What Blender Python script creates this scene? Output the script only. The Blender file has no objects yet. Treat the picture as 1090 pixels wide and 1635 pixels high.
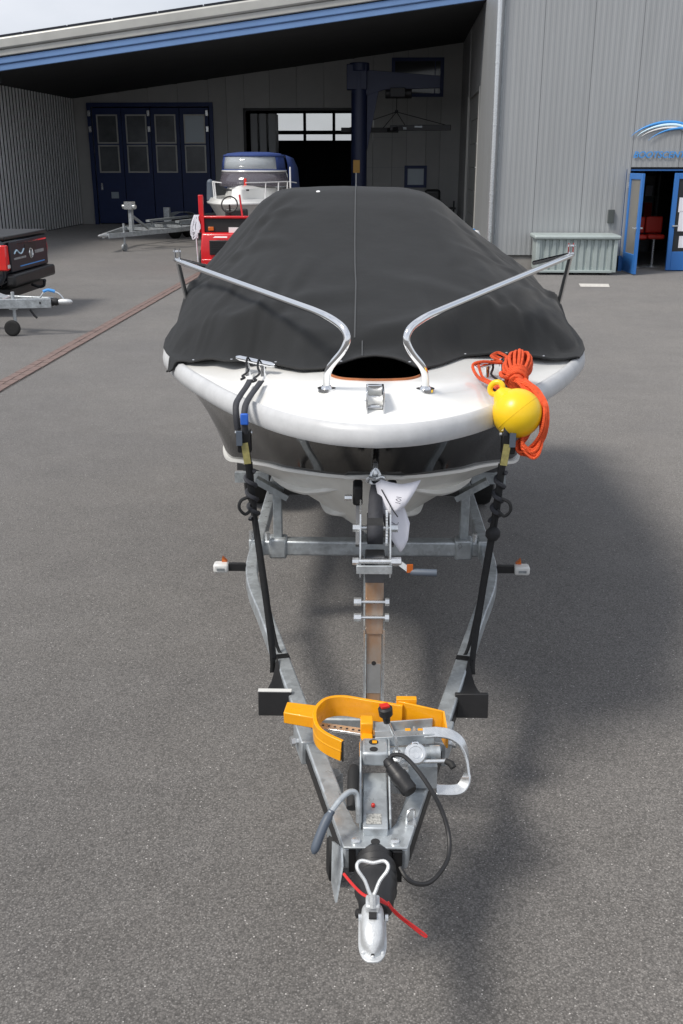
import bpy, bmesh, math, random
import numpy as np
from mathutils import Vector, Matrix, noise
R = math.radians
random.seed(7)
scene = bpy.context.scene
col = scene.collection

# ------------------------------------------------------------------ camera, sky, sun, exposure
cam_d = bpy.data.cameras.new('camera'); cam = bpy.data.objects.new('camera', cam_d); col.objects.link(cam)
cam.location = (0, 0, 2.3); cam.rotation_euler = (R(90 - 19.4), 0, 0)
cam_d.sensor_fit = 'VERTICAL'; cam_d.sensor_height = 22.3; cam_d.lens = 22.3 * 1593 / 1635
cam_d.clip_start = 0.05; cam_d.clip_end = 2000
scene.camera = cam
SUN = Vector((-0.65, -0.40, 1.0)).normalized()          # towards the sun
w = bpy.data.worlds.new('World'); scene.world = w; w.use_nodes = True
nt = w.node_tree; nt.nodes.clear()
wo = nt.nodes.new('ShaderNodeOutputWorld'); bg = nt.nodes.new('ShaderNodeBackground')
sky = nt.nodes.new('ShaderNodeTexSky'); sky.sky_type = 'NISHITA'; sky.sun_disc = False
sky.sun_elevation = math.asin(SUN.z); sky.sun_rotation = math.atan2(SUN.x, SUN.y)
sky.dust_density = 2.0
tc = nt.nodes.new('ShaderNodeTexCoord'); mp = nt.nodes.new('ShaderNodeMapping'); mp.inputs['Scale'].default_value = (1, 1, 2.6)
ns = nt.nodes.new('ShaderNodeTexNoise'); ns.inputs['Scale'].default_value = 2.2; ns.inputs['Detail'].default_value = 6
rp = nt.nodes.new('ShaderNodeValToRGB'); rp.color_ramp.elements[0].position = .36; rp.color_ramp.elements[1].position = .62
rp.color_ramp.elements[0].color = (.5, .5, .5, 1); rp.color_ramp.elements[1].color = (1, 1, 1, 1)
mx = nt.nodes.new('ShaderNodeMix'); mx.data_type = 'RGBA'; mx.inputs[7].default_value = (7.8, 8.1, 8.8, 1)
L = nt.links.new
L(tc.outputs['Generated'], mp.inputs[0]); L(mp.outputs[0], ns.inputs['Vector']); L(ns.outputs['Fac'], rp.inputs[0])
L(rp.outputs[0], mx.inputs[0]); L(sky.outputs[0], mx.inputs[6]); L(mx.outputs[2], bg.inputs[0]); L(bg.outputs[0], wo.inputs[0])
bg.inputs[1].default_value = 0.089
sd = bpy.data.lights.new('sun', 'SUN'); sd.energy = 2.75; sd.angle = R(15.0); sd.color = (1, .945, .87)
so = bpy.data.objects.new('sun', sd); col.objects.link(so); so.rotation_euler = SUN.to_track_quat('Z', 'Y').to_euler()
so.location = (-8, -5, 12)
vs = scene.view_settings; vs.view_transform = 'Standard'; vs.look = 'None'; vs.exposure = 0.27; vs.gamma = 1; vs.use_curve_mapping = False
scene.render.resolution_x = 683; scene.render.resolution_y = 1024

# ------------------------------------------------------------------ materials
MATS = {}
def mat(name, c, rough=.5, metal=0, var=0, vscale=8, bump=0, bscale=60, coat=0, c2=None, spec=.5, trans=0, rvar=0, stretch=None):
    m = bpy.data.materials.new(name); m.use_nodes = True; t = m.node_tree; b = t.nodes['Principled BSDF']
    b.inputs['Base Color'].default_value = (*c, 1); b.inputs['Roughness'].default_value = rough; b.inputs['Metallic'].default_value = metal
    b.inputs['Specular IOR Level'].default_value = spec
    if coat: b.inputs['Coat Weight'].default_value = coat; b.inputs['Coat Roughness'].default_value = .06
    if trans: b.inputs['Transmission Weight'].default_value = trans
    co = None
    if var or bump or rvar:
        tc = t.nodes.new('ShaderNodeTexCoord'); co = tc.outputs['Object']
        if stretch:
            mpn = t.nodes.new('ShaderNodeMapping'); mpn.inputs['Scale'].default_value = stretch; t.links.new(co, mpn.inputs[0]); co = mpn.outputs[0]
    if var:
        n = t.nodes.new('ShaderNodeTexNoise'); n.inputs['Scale'].default_value = vscale; n.inputs['Detail'].default_value = 6; n.inputs['Roughness'].default_value = .65
        t.links.new(co, n.inputs['Vector'])
        r = t.nodes.new('ShaderNodeValToRGB'); e = r.color_ramp.elements; e[0].position = .3; e[1].position = .7
        d = c2 if c2 else tuple(x * (1 - var) for x in c)
        e[0].color = (*d, 1); e[1].color = (*[min(1, x * (1 + (0 if c2 else var * .5))) for x in c], 1)
        t.links.new(n.outputs['Fac'], r.inputs[0]); t.links.new(r.outputs[0], b.inputs['Base Color'])
    if rvar:
        n = t.nodes.new('ShaderNodeTexNoise'); n.inputs['Scale'].default_value = vscale * 1.7; n.inputs['Detail'].default_value = 5
        t.links.new(co, n.inputs['Vector']); mr = t.nodes.new('ShaderNodeMapRange')
        mr.inputs[1].default_value = .3; mr.inputs[2].default_value = .7; mr.inputs[3].default_value = max(.02, rough - rvar); mr.inputs[4].default_value = min(1, rough + rvar)
        t.links.new(n.outputs['Fac'], mr.inputs[0]); t.links.new(mr.outputs[0], b.inputs['Roughness'])
    if bump:
        n = t.nodes.new('ShaderNodeTexNoise'); n.inputs['Scale'].default_value = bscale; n.inputs['Detail'].default_value = 4; t.links.new(co, n.inputs['Vector'])
        bp = t.nodes.new('ShaderNodeBump'); bp.inputs['Strength'].default_value = bump; bp.inputs['Distance'].default_value = .004
        t.links.new(n.outputs['Fac'], bp.inputs['Height']); t.links.new(bp.outputs[0], b.inputs['Normal'])
    MATS[name] = m
    return m

def asphalt():
    m = bpy.data.materials.new('asphalt'); m.use_nodes = True; t = m.node_tree; b = t.nodes['Principled BSDF']; k = t.links.new
    tc = t.nodes.new('ShaderNodeTexCoord'); co = tc.outputs['Object']
    def no(s, d=4, ro=.6):
        n = t.nodes.new('ShaderNodeTexNoise'); n.inputs['Scale'].default_value = s; n.inputs['Detail'].default_value = d; n.inputs['Roughness'].default_value = ro
        k(co, n.inputs['Vector']); return n.outputs['Fac']
    def ramp(s, a, c0, z, c1):
        r = t.nodes.new('ShaderNodeValToRGB'); e = r.color_ramp.elements; e[0].position = a; e[1].position = z; e[0].color = (*c0, 1); e[1].color = (*c1, 1); k(s, r.inputs[0]); return r.outputs[0]
    def mix(f, a, c, typ='MIX'):
        x = t.nodes.new('ShaderNodeMix'); x.data_type = 'RGBA'; x.blend_type = typ
        if isinstance(f, float): x.inputs[0].default_value = f
        else: k(f, x.inputs[0])
        k(a, x.inputs[6])
        if isinstance(c, tuple): x.inputs[7].default_value = (*c, 1)
        else: k(c, x.inputs[7])
        return x.outputs[2]
    vor = t.nodes.new('ShaderNodeTexVoronoi'); vor.inputs['Scale'].default_value = 165; k(co, vor.inputs['Vector'])
    sep = t.nodes.new('ShaderNodeSeparateColor'); k(vor.outputs['Color'], sep.inputs[0])
    stone = ramp(sep.outputs[0], .05, (.114, .109, .103), .95, (.215, .205, .194))
    edge = ramp(vor.outputs['Distance'], .25, (1, 1, 1), .8, (.62, .62, .62))
    base = mix(1.0, stone, edge, 'MULTIPLY')
    fine = ramp(no(420, 3), .3, (.86, .86, .86), .7, (1.13, 1.13, 1.13)); base = mix(1.0, base, fine, 'MULTIPLY')
    patch = ramp(no(.55, 5), .3, (.86, .86, .87), .7, (1.1, 1.09, 1.07)); base = mix(1.0, base, patch, 'MULTIPLY')
    patch2 = ramp(no(3.3, 6), .3, (.91, .905, .90), .7, (1.07, 1.07, 1.075)); base = mix(1.0, base, patch2, 'MULTIPLY')
    stain = ramp(no(.23, 7, .7), .58, (1, 1, 1), .72, (.78, .77, .76)); base = mix(1.0, base, stain, 'MULTIPLY')
    v2 = t.nodes.new('ShaderNodeTexVoronoi'); v2.inputs['Scale'].default_value = 70; k(co, v2.inputs['Vector'])
    s2 = t.nodes.new('ShaderNodeSeparateColor'); k(v2.outputs['Color'], s2.inputs[0])
    big = ramp(s2.outputs[1], .90, (0, 0, 0), .93, (1, 1, 1)); near = ramp(v2.outputs['Distance'], .16, (1, 1, 1), .2, (0, 0, 0))
    spot = mix(1.0, big, near, 'MULTIPLY'); base = mix(spot, base, (.52, .50, .48))
    v3 = t.nodes.new('ShaderNodeTexVoronoi'); v3.inputs['Scale'].default_value = 120; k(co, v3.inputs['Vector'])
    s3 = t.nodes.new('ShaderNodeSeparateColor'); k(v3.outputs['Color'], s3.inputs[0])
    chip = mix(1.0, ramp(s3.outputs[2], .82, (0, 0, 0), .86, (.8, .8, .8)), ramp(v3.outputs['Distance'], .26, (1, 1, 1), .36, (0, 0, 0)), 'MULTIPLY'); base = mix(chip, base, (.275, .264, .252))
    k(base, b.inputs['Base Color']); b.inputs['Roughness'].default_value = .88; b.inputs['Specular IOR Level'].default_value = .3; b.inputs['Diffuse Roughness'].default_value = 1.0; b.inputs['Sheen Weight'].default_value = .12; b.inputs['Sheen Roughness'].default_value = .6
    bp = t.nodes.new('ShaderNodeBump'); bp.inputs['Strength'].default_value = .35; bp.inputs['Distance'].default_value = .004
    inv = t.nodes.new('ShaderNodeMath'); inv.operation = 'SUBTRACT'; inv.inputs[0].default_value = 1; k(vor.outputs['Distance'], inv.inputs[1])
    k(inv.outputs[0], bp.inputs['Height']); k(bp.outputs[0], b.inputs['Normal'])
    return m

def fabric(name, c, scale=900):
    m = mat(name, c, .85, 0, .22, 2.6, spec=.25); t = m.node_tree; b = t.nodes['Principled BSDF']; k = t.links.new
    tc = t.nodes.new('ShaderNodeTexCoord')
    n1 = t.nodes.new('ShaderNodeTexNoise'); n1.inputs['Scale'].default_value = 9; n1.inputs['Detail'].default_value = 7; n1.inputs['Roughness'].default_value = .62
    n2 = t.nodes.new('ShaderNodeTexNoise'); n2.inputs['Scale'].default_value = scale; n2.inputs['Detail'].default_value = 2
    k(tc.outputs['Object'], n1.inputs['Vector']); k(tc.outputs['Object'], n2.inputs['Vector'])
    b1 = t.nodes.new('ShaderNodeBump'); b1.inputs['Strength'].default_value = .2; b1.inputs['Distance'].default_value = .012
    b2 = t.nodes.new('ShaderNodeBump'); b2.inputs['Strength'].default_value = .25; b2.inputs['Distance'].default_value = .001
    k(n1.outputs['Fac'], b1.inputs['Height']); k(n2.outputs['Fac'], b2.inputs['Height']); k(b1.outputs[0], b2.inputs['Normal']); k(b2.outputs[0], b.inputs['Normal'])
    b.inputs['Sheen Weight'].default_value = .08
    return m

def rope_mat(name, c):
    m = mat(name, c, .7, 0, .25, 60, spec=.3); t = m.node_tree; b = t.nodes['Principled BSDF']; k = t.links.new
    tc = t.nodes.new('ShaderNodeTexCoord'); wv = t.nodes.new('ShaderNodeTexWave'); wv.wave_type = 'BANDS'; wv.bands_direction = 'DIAGONAL'; wv.inputs['Scale'].default_value = 70; wv.inputs['Distortion'].default_value = 3
    k(tc.outputs['Object'], wv.inputs['Vector']); bp = t.nodes.new('ShaderNodeBump'); bp.inputs['Strength'].default_value = .8; bp.inputs['Distance'].default_value = .003
    k(wv.outputs['Fac'], bp.inputs['Height']); k(bp.outputs[0], b.inputs['Normal'])
    return m

def glass_mat(name, c, alpha, rough=.03):
    m = bpy.data.materials.new(name); m.use_nodes = True; t = m.node_tree; t.nodes.clear(); k = t.links.new
    o = t.nodes.new('ShaderNodeOutputMaterial'); tr = t.nodes.new('ShaderNodeBsdfTransparent'); gl = t.nodes.new('ShaderNodeBsdfPrincipled')
    gl.inputs['Base Color'].default_value = (*c, 1); gl.inputs['Roughness'].default_value = rough; gl.inputs['Specular IOR Level'].default_value = .8
    mxs = t.nodes.new('ShaderNodeMixShader'); mxs.inputs[0].default_value = alpha; k(tr.outputs[0], mxs.inputs[1]); k(gl.outputs[0], mxs.inputs[2]); k(mxs.outputs[0], o.inputs[0])
    MATS[name] = m; return m

MATS['asphalt'] = asphalt()
def spangle(m, scale, amt):
    t = m.node_tree; b = t.nodes['Principled BSDF']; k = t.links.new; src = b.inputs['Base Color'].links[0].from_socket
    tc = t.nodes.new('ShaderNodeTexCoord'); v = t.nodes.new('ShaderNodeTexVoronoi'); v.inputs['Scale'].default_value = scale; k(tc.outputs['Object'], v.inputs['Vector'])
    se = t.nodes.new('ShaderNodeSeparateColor'); k(v.outputs['Color'], se.inputs[0])
    mr = t.nodes.new('ShaderNodeMapRange'); mr.inputs[3].default_value = 1 - amt; mr.inputs[4].default_value = 1 + amt; k(se.outputs[0], mr.inputs[0])
    x = t.nodes.new('ShaderNodeMix'); x.data_type = 'RGBA'; x.blend_type = 'MULTIPLY'; x.inputs[0].default_value = 1; k(src, x.inputs[6]); k(mr.outputs[0], x.inputs[7]); k(x.outputs[2], b.inputs['Base Color'])
def panel_tone(m, amt):
    t = m.node_tree; b = t.nodes['Principled BSDF']; k = t.links.new; src = b.inputs['Base Color'].links[0].from_socket
    oi = t.nodes.new('ShaderNodeObjectInfo'); mr = t.nodes.new('ShaderNodeMapRange'); mr.inputs[3].default_value = 1 - amt; mr.inputs[4].default_value = 1 + amt; k(oi.outputs['Random'], mr.inputs[0])
    x = t.nodes.new('ShaderNodeMix'); x.data_type = 'RGBA'; x.blend_type = 'MULTIPLY'; x.inputs[0].default_value = 1; k(src, x.inputs[6]); k(mr.outputs[0], x.inputs[7]); k(x.outputs[2], b.inputs['Base Color'])
spangle(mat('galv', (.50, .535, .555), .40, .55, .30, 11, .06, 90, rvar=.14), 55, .10)
spangle(mat('galv_old', (.38, .41, .425), .5, .45, .35, 9, .08, 70, rvar=.1), 55, .10)
mat('zinc', (.72, .74, .75), .28, .8, .15, 40, rvar=.08)
mat('cast', (.66, .68, .69), .48, .5, .18, 30, .25, 220)
mat('chrome', (.86, .87, .88), .07, 1, rvar=.03, vscale=25)
mat('gelcoat', (.83, .83, .81), .2, 0, .06, 3, coat=.5, c2=(.78, .78, .755))
mat('rimgrey', (.54, .55, .56), .38, 0, .12, 12)
mat('blackgel', (.010, .010, .010), .06, 0, spec=.16, rvar=.03, vscale=5)
mat('hullwhite', (.76, .75, .70), .3, 0, .14, 5, coat=.2)
mat('strake', (.78, .78, .75), .3)
mat('liner', (.06, .06, .06), .7)
mat('teak', (.42, .14, .045), .55, 0, .3, 25)
MATS['cover'] = fabric('cover', (.0165, .0178, .0190))
mat('thread', (.06, .064, .068), .8)
mat('hem', (.012, .0125, .013), .8)
mat('stud', (.7, .7, .7), .2, .9)
mat('yellow', (.90, .60, .012), .32, 0, .07, 6, c2=(.85, .52, .01))
mat('orange', (.90, .40, .008), .34, 0, .1, 24, coat=.25, bump=.08, bscale=40, c2=(.80, .33, .008), rvar=.1)
MATS['rope'] = rope_mat('rope', (.85, .115, .035))
mat('web', (.018, .019, .021), .75, 0, .3, 40, .3, 300)
mat('webgrey', (.035, .037, .045), .7, 0, .3, 40, .3, 300)
mat('bluecloth', (.02, .12, .55), .6)
mat('tagyellow', (.55, .30, .06), .5)
mat('tag', (.30, .27, .10), .6, 0, .3, 80)
mat('blackmetal', (.012, .012, .013), .35, .2)
mat('plastic', (.018, .018, .019), .45, 0, .2, 20, .1, 120)
mat('rubber', (.014, .014, .014), .7, 0, .25, 30, .15, 90)
mat('bellows', (.02, .02, .021), .42)
mat('griprubber', (.085, .105, .135), .5)
mat('redplastic', (.62, .03, .02), .35)
mat('redcord', (.62, .03, .03), .5)
mat('amber', (.55, .13, .02), .25)
mat('lens', (.72, .72, .70), .25, coat=.4)
mat('paper', (.80, .80, .86), .75)
mat('ink', (.05, .05, .09), .6)
mat('post', (.46, .42, .38), .3, .45, .5, 7, c2=(.45, .24, .11), stretch=(2, 2, .8))  # tan patches paint in the orange clamp's reflection on the metal
mat('postdark', (.12, .125, .135), .4, .3, .2, 12)
mat('postslot', (.55, .56, .56), .3, .7, .2, 12)
mat('label', (.62, .62, .58), .5, 0, .75, 150, c2=(.05, .05, .05))
panel_tone(mat('cladding', (.365, .378, .386), .42, .25, .09, 2.4, stretch=(1.6, 1, .12)), .03)
panel_tone(mat('cladding_shade', (.40, .40, .39), .6, 0, .08, 1.2), .05)
mat('lit_rib', (.82, .83, .84), .5, 0, .06, 2)
mat('dark', (.02, .02, .021), .8)
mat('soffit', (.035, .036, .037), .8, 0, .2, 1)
mat('plinth', (.27, .26, .25), .85, 0, .2, 4)
mat('fasciablue', (.17, .30, .56), .35, .1, .1, 1.2)
mat('gutterzinc', (.50, .50, .47), .45, .2, .12, 1.5)
mat('solar', (.01, .012, .02), .25)
mat('gateblue', (.012, .03, .12), .5, 0, .15, 3)
mat('doorblue', (.035, .17, .50), .4)
mat('signblue', (.06, .30, .72), .4)
mat('signlight', (.62, .82, .95), .4)
mat('darkpane', (.03, .034, .038), .06)
mat('palepane', (.42, .50, .56), .2)
mat('greypane', (.11, .12, .13), .25, 0, .5, .9)
mat('lbox', (.07, .08, .08), .4)
mat('leafpane', (.20, .19, .165), .12)
mat('frameg', (.30, .31, .32), .5)
glass_mat('glass', (.25, .28, .30), .12)
glass_mat('clearvinyl', (.50, .54, .57), .62, .06)
glass_mat('windglass', (.12, .11, .13), .75, .05)
mat('craneblue', (.011, .019, .062), .45)
mat('blacksteel', (.012, .012, .014), .5)
mat('machred', (.62, .012, .018), .35, 0, .15, 5, coat=.3)
mat('white', (.8, .8, .8), .5)
mat('canvasblue', (.022, .05, .19), .8, 0, .2, 6)
mat('gatepaint', (.012, .016, .024), .38, 0)
mat('carpaint', (.013, .018, .026), .16, .2, coat=1)
mat('taillight', (.65, .015, .015), .15, coat=1)
mat('tray', (.42, .48, .47), .5, .3, .12, 5)
mat('brick', (.215, .145, .128), .88, 0, .4, 18, .3, 120, c2=(.15, .118, .108))
mat('mortar', (.13, .12, .11), .9, 0, .3, 40)
mat('concrete', (.36, .34, .31), .9, 0, .2, 10)
mat('paintwhite', (.62, .60, .56), .8, 0, .25, 14)
mat('wood', (.25, .15, .08), .7, 0, .3, 12)
mat('redseat', (.55, .03, .015), .5)
mat('floor', (.09, .09, .088), .7, 0, .2, 3)
mat('roofsheet', (.25, .26, .27), .5, .3)

# ------------------------------------------------------------------ mesh kit
ORG = {}
class Frame:
    def __init__(s, o, rz): s.o = Vector(o); s.rz = rz; s.m = Matrix.Rotation(rz, 3, 'Z')
    def w(s, p): return s.o + s.m @ Vector(p)
WORLD = Frame((0, 0, 0), 0)

def cr(pts, n=6, closed=False):
    P = [Vector(p) for p in pts]; out = []; N = len(P)
    for i in range(N if closed else N - 1):
        if closed: a, b, c, d = P[i - 1], P[i], P[(i + 1) % N], P[(i + 2) % N]
        else: a, b, c, d = P[max(i - 1, 0)], P[i], P[i + 1], P[min(i + 2, N - 1)]
        for k in range(n):
            t = k / n
            out.append(.5 * ((2 * b) + (c - a) * t + (2 * a - 5 * b + 4 * c - d) * t * t + (3 * b - a - 3 * c + d) * t ** 3))
    if not closed: out.append(P[-1])
    return out

class MB:
    def __init__(s): s.v = []; s.f = []
    def add(s, vs, fs):
        o = len(s.v); s.v += [Vector(v) for v in vs]; s.f += [tuple(i + o for i in f) for f in fs]; return s
    def box(s, c, d, rot=None):
        c = Vector(c); h = Vector(d) / 2; vs = []
        for z in (-1, 1):
            for y in (-1, 1):
                for x in (-1, 1):
                    p = Vector((x * h.x, y * h.y, z * h.z))
                    if rot is not None: p = rot @ p
                    vs.append(c + p)
        return s.add(vs, [(0, 2, 3, 1), (4, 5, 7, 6), (0, 1, 5, 4), (2, 6, 7, 3), (0, 4, 6, 2), (1, 3, 7, 5)])
    def b2(s, a, b): return s.box([(a[i] + b[i]) / 2 for i in range(3)], [abs(b[i] - a[i]) for i in range(3)])
    def rz(s, c, d, ang): return s.box(c, d, Matrix.Rotation(ang, 3, 'Z'))
    def beam(s, p0, p1, w, h, up=(0, 0, 1)):
        p0 = Vector(p0); p1 = Vector(p1); d = (p1 - p0).normalized(); r = d.cross(Vector(up))
        if r.length < 1e-4: r = d.cross(Vector((0, 1, 0)))
        r.normalize(); u = r.cross(d).normalized(); vs = []
        for p in (p0, p1):
            for a, b in ((-1, -1), (1, -1), (1, 1), (-1, 1)): vs.append(p + r * a * w / 2 + u * b * h / 2)
        return s.add(vs, [(0, 1, 2, 3), (7, 6, 5, 4), (0, 4, 5, 1), (1, 5, 6, 2), (2, 6, 7, 3), (3, 7, 4, 0)])
    def sweep(s, pts, prof, up=(0, 0, 1), closed=False, caps=True):
        """prof: (side, up) pairs; side = dir x up"""
        P = [Vector(p) for p in pts]; N = len(P); n = len(prof); vs = []; fs = []; up = Vector(up)
        for i in range(N):
            if closed: d = P[(i + 1) % N] - P[i - 1]
            else: d = P[min(i + 1, N - 1)] - P[max(i - 1, 0)]
            d.normalize(); r = d.cross(up)
            if r.length < 1e-5: r = Vector((1, 0, 0))
            r.normalize(); u = r.cross(d).normalized()
            for a, b in prof: vs.append(P[i] + r * a + u * b)
        for i in range(N if closed else N - 1):
            j = (i + 1) % N
            for k in range(n): l = (k + 1) % n; fs.append((i * n + k, i * n + l, j * n + l, j * n + k))
        if caps and not closed: fs.append(tuple(range(n - 1, -1, -1))); fs.append(tuple((N - 1) * n + k for k in range(n)))
        return s.add(vs, fs)
    def tube(s, pts, r, n=8, closed=False, caps=True):
        P = [Vector(p) for p in pts]; N = len(P); vs = []; fs = []
        rr = r if isinstance(r, (list, tuple)) else [r] * N
        T = []
        for i in range(N):
            d = (P[(i + 1) % N] - P[i - 1]) if closed else (P[min(i + 1, N - 1)] - P[max(i - 1, 0)])
            T.append(d.normalized())
        a = Vector((0, 0, 1)) if abs(T[0].z) < .9 else Vector((1, 0, 0))
        x = T[0].cross(a).normalized()
        for i in range(N):
            x = (x - T[i] * x.dot(T[i]))
            if x.length < 1e-6: x = T[i].orthogonal()
            x.normalize(); y = T[i].cross(x)
            for k in range(n):
                t = 2 * math.pi * k / n; vs.append(P[i] + (x * math.cos(t) + y * math.sin(t)) * rr[i])
        for i in range(N if closed else N - 1):
            j = (i + 1) % N
            for k in range(n): l = (k + 1) % n; fs.append((i * n + k, i * n + l, j * n + l, j * n + k))
        if caps and not closed: fs.append(tuple(range(n - 1, -1, -1))); fs.append(tuple((N - 1) * n + k for k in range(n)))
        return s.add(vs, fs)
    def cyl(s, p0, p1, r, n=14, r2=None): return s.tube([p0, p1], [r, r if r2 is None else r2], n)
    def lathe(s, p0, axis, prof, n=20):
        """prof: (distance along axis, radius)"""
        a = Vector(axis).normalized(); p0 = Vector(p0); x = a.orthogonal().normalized(); y = a.cross(x); vs = []; fs = []
        for t, r in prof:
            for k in range(n):
                q = 2 * math.pi * k / n; vs.append(p0 + a * t + (x * math.cos(q) + y * math.sin(q)) * max(r, 1e-5))
        for i in range(len(prof) - 1):
            for k in range(n): l = (k + 1) % n; fs.append((i * n + k, i * n + l, (i + 1) * n + l, (i + 1) * n + k))
        fs.append(tuple(range(n - 1, -1, -1))); fs.append(tuple((len(prof) - 1) * n + k for k in range(n)))
        return s.add(vs, fs)
    def ball(s, c, r, n=20, sc=(1, 1, 1)):
        c = Vector(c); m = n // 2; vs = []; fs = []
        for i in range(m + 1):
            p = math.pi * i / m
            for k in range(n):
                q = 2 * math.pi * k / n; vs.append(c + Vector((r * sc[0] * math.sin(p) * math.cos(q), r * sc[1] * math.sin(p) * math.sin(q), r * sc[2] * math.cos(p))))
        for i in range(m):
            for k in range(n): l = (k + 1) % n; fs.append((i * n + k, (i + 1) * n + k, (i + 1) * n + l, i * n + l))
        return s.add(vs, fs)
    def grid(s, rows, closed=False):
        n = len(rows[0]); vs = [p for r in rows for p in r]; fs = []
        for i in range(len(rows) - 1):
            for k in range(n if closed else n - 1): l = (k + 1) % n; fs.append((i * n + k, i * n + l, (i + 1) * n + l, (i + 1) * n + k))
        return s.add(vs, fs)
    def prism(s, poly, vec):
        n = len(poly); a = [Vector(p) for p in poly]; v = Vector(vec); b = [p + v for p in a]
        return s.add(a + b, [tuple(range(n - 1, -1, -1)), tuple(range(n, 2 * n))] + [(i, (i + 1) % n, n + (i + 1) % n, n + i) for i in range(n)])
    def ring(s, outer, inner, vec):
        """flat ring plate between two outlines with the same count"""
        n = len(outer); v = Vector(vec); o = [Vector(p) for p in outer]; q = [Vector(p) for p in inner]
        vs = o + q + [p + v for p in o] + [p + v for p in q]; fs = []
        for i in range(n):
            j = (i + 1) % n
            fs += [(i, j, n + j, n + i), (2 * n + i, 3 * n + i, 3 * n + j, 2 * n + j), (i, 2 * n + i, 2 * n + j, j), (n + i, n + j, 3 * n + j, 3 * n + i)]
        return s.add(vs, fs)
    def mesh(s, name, m, origin=(0, 0, 0), smooth=True, ang=38, fix=True):
        o = Vector(origin); me = bpy.data.meshes.new(name)
        me.from_pydata([tuple(v - o) for v in s.v], [], s.f); me.update()
        bm = bmesh.new(); bm.from_mesh(me)
        if fix: bmesh.ops.remove_doubles(bm, verts=bm.verts, dist=1e-6); bmesh.ops.recalc_face_normals(bm, faces=bm.faces)
        if smooth:
            for f in bm.faces: f.smooth = True
            for e in bm.edges:
                if len(e.link_faces) == 2 and e.calc_face_angle(0) > R(ang): e.smooth = False
        bm.to_mesh(me); bm.free(); me.materials.append(MATS[m]); return me
    def build(s, name, m, parent=None, frame=WORLD, origin=None, bevel=0, solid=0, smooth=True, ang=38, seg=2, fix=True):
        o = ORG[parent.name] if parent else Vector(origin if origin is not None else (0, 0, 0))
        ob = bpy.data.objects.new(name, s.mesh(name, m, o, smooth, ang, fix)); col.objects.link(ob); ORG[ob.name] = Vector(o)
        if parent: ob.parent = parent
        else: ob.location = frame.w(o); ob.rotation_euler = (0, 0, frame.rz)
        if solid: md = ob.modifiers.new('solid', 'SOLIDIFY'); md.thickness = solid; md.offset = 0
        if bevel: md = ob.modifiers.new('bevel', 'BEVEL'); md.width = bevel; md.segments = seg; md.limit_method = 'ANGLE'; md.angle_limit = R(40)
        return ob

def tag(o, label, cat, group=None):
    o['label'] = label; o['category'] = cat
    if group: o['group'] = group
    return o
def thing(name, label, cat, frame, origin, group=None):
    o = bpy.data.objects.new(name, None); col.objects.link(o); o.empty_display_size = .2
    o.location = frame.w(origin); o.rotation_euler = (0, 0, frame.rz); ORG[o.name] = Vector(origin)
    return tag(o, label, cat, group)
def inst(name, me, parent, p, rot=(0, 0, 0)):
    o = bpy.data.objects.new(name, me); col.objects.link(o); o.parent = parent
    o.location = Vector(p) - ORG[parent.name]; o.rotation_euler = rot; ORG[o.name] = Vector((0, 0, 0)); return o
def struct(o): o['kind'] = 'structure'; return o

# ------------------------------------------------------------------ ground
BL = Frame((3.44, 22.7, 0), -R(3.2))        # building frame: x right along the front, y into the building
g = struct(MB().add([(-300, -300, 0), (300, -300, 0), (300, 300, 0), (-300, 300, 0)], [(0, 1, 2, 3)]).build('ground', 'asphalt'))
gut = struct(MB().add([(-6.55, -15.5, .004), (-6.32, -15.5, .004), (-6.32, 6, .004), (-6.55, 6, .004)], [(0, 1, 2, 3)]).build('brick_gutter', 'mortar', None, BL, (-6.43, -5, 0)))
bms = []
for k in range(4):
    bms.append(MB().box((0, 0, .0075), (.096 - .004 * (k % 2), .232 - .005 * (k // 2), .011)).mesh('brick', 'brick', smooth=False))
rb = random.Random(3)
for i in range(86):
    y = -15.35 + i * .245
    for k in range(2):
        dz = 0
        o = inst('brick', bms[rb.randrange(4)], gut, (-6.485 + k * .104 + rb.uniform(-.004, .004), y + (k % 2) * .12, .002 + dz + rb.uniform(0, .002)), (0, 0, rb.uniform(-.015, .015)))
struct(MB().add([(1.35, -3.0, .004), (1.9, -3.02, .004), (1.98, -2.5, .004), (1.4, -2.48, .004)], [(0, 1, 2, 3)]).build('painted_ground_patch', 'paintwhite', None, BL, (1.6, -2.7, 0)))
struct(MB().b2((-14.2, 16.55, 0), (0, 30, .006)).build('workshop_floor', 'floor', None, BL, (-7, 20, 0)))

# ------------------------------------------------------------------ building
hall = thing('boat_hall', 'grey metal clad boat hall with deep roofed bay and blue fascia', 'building', BL, (-6, 8, 0))
def rib_sheet(x0, x1, z0, z1, pitch, depth, n):
    prof = []; p = (x1 - x0 - .006) / n
    for i in range(n):
        a = x0 + .003 + i * p; prof += [(a, 0), (a + p * .42, 0), (a + p * .52, -depth), (a + p * .9, -depth)]
    prof.append((x1 - .003, 0))
    return prof
def sheet_panel(prof, z0, z1, thick=.02):
    m = MB(); vs = []; n = len(prof)
    for z in (z0, z1):
        for (x, y) in prof: vs.append((x, y, z))
    for z in (z0, z1):
        for (x, y) in prof: vs.append((x, thick, z))
    fs = [(i, i + 1, n + i + 1, n + i) for i in range(n - 1)]
    fs += [(2 * n, 3 * n, n, 0), (n - 1, 2 * n - 1, 4 * n - 1, 3 * n - 1)]
    fs += [(2 * n + i, i, i + 1, 2 * n + i + 1) for i in range(0)]
    return m.add(vs, fs)
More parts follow.
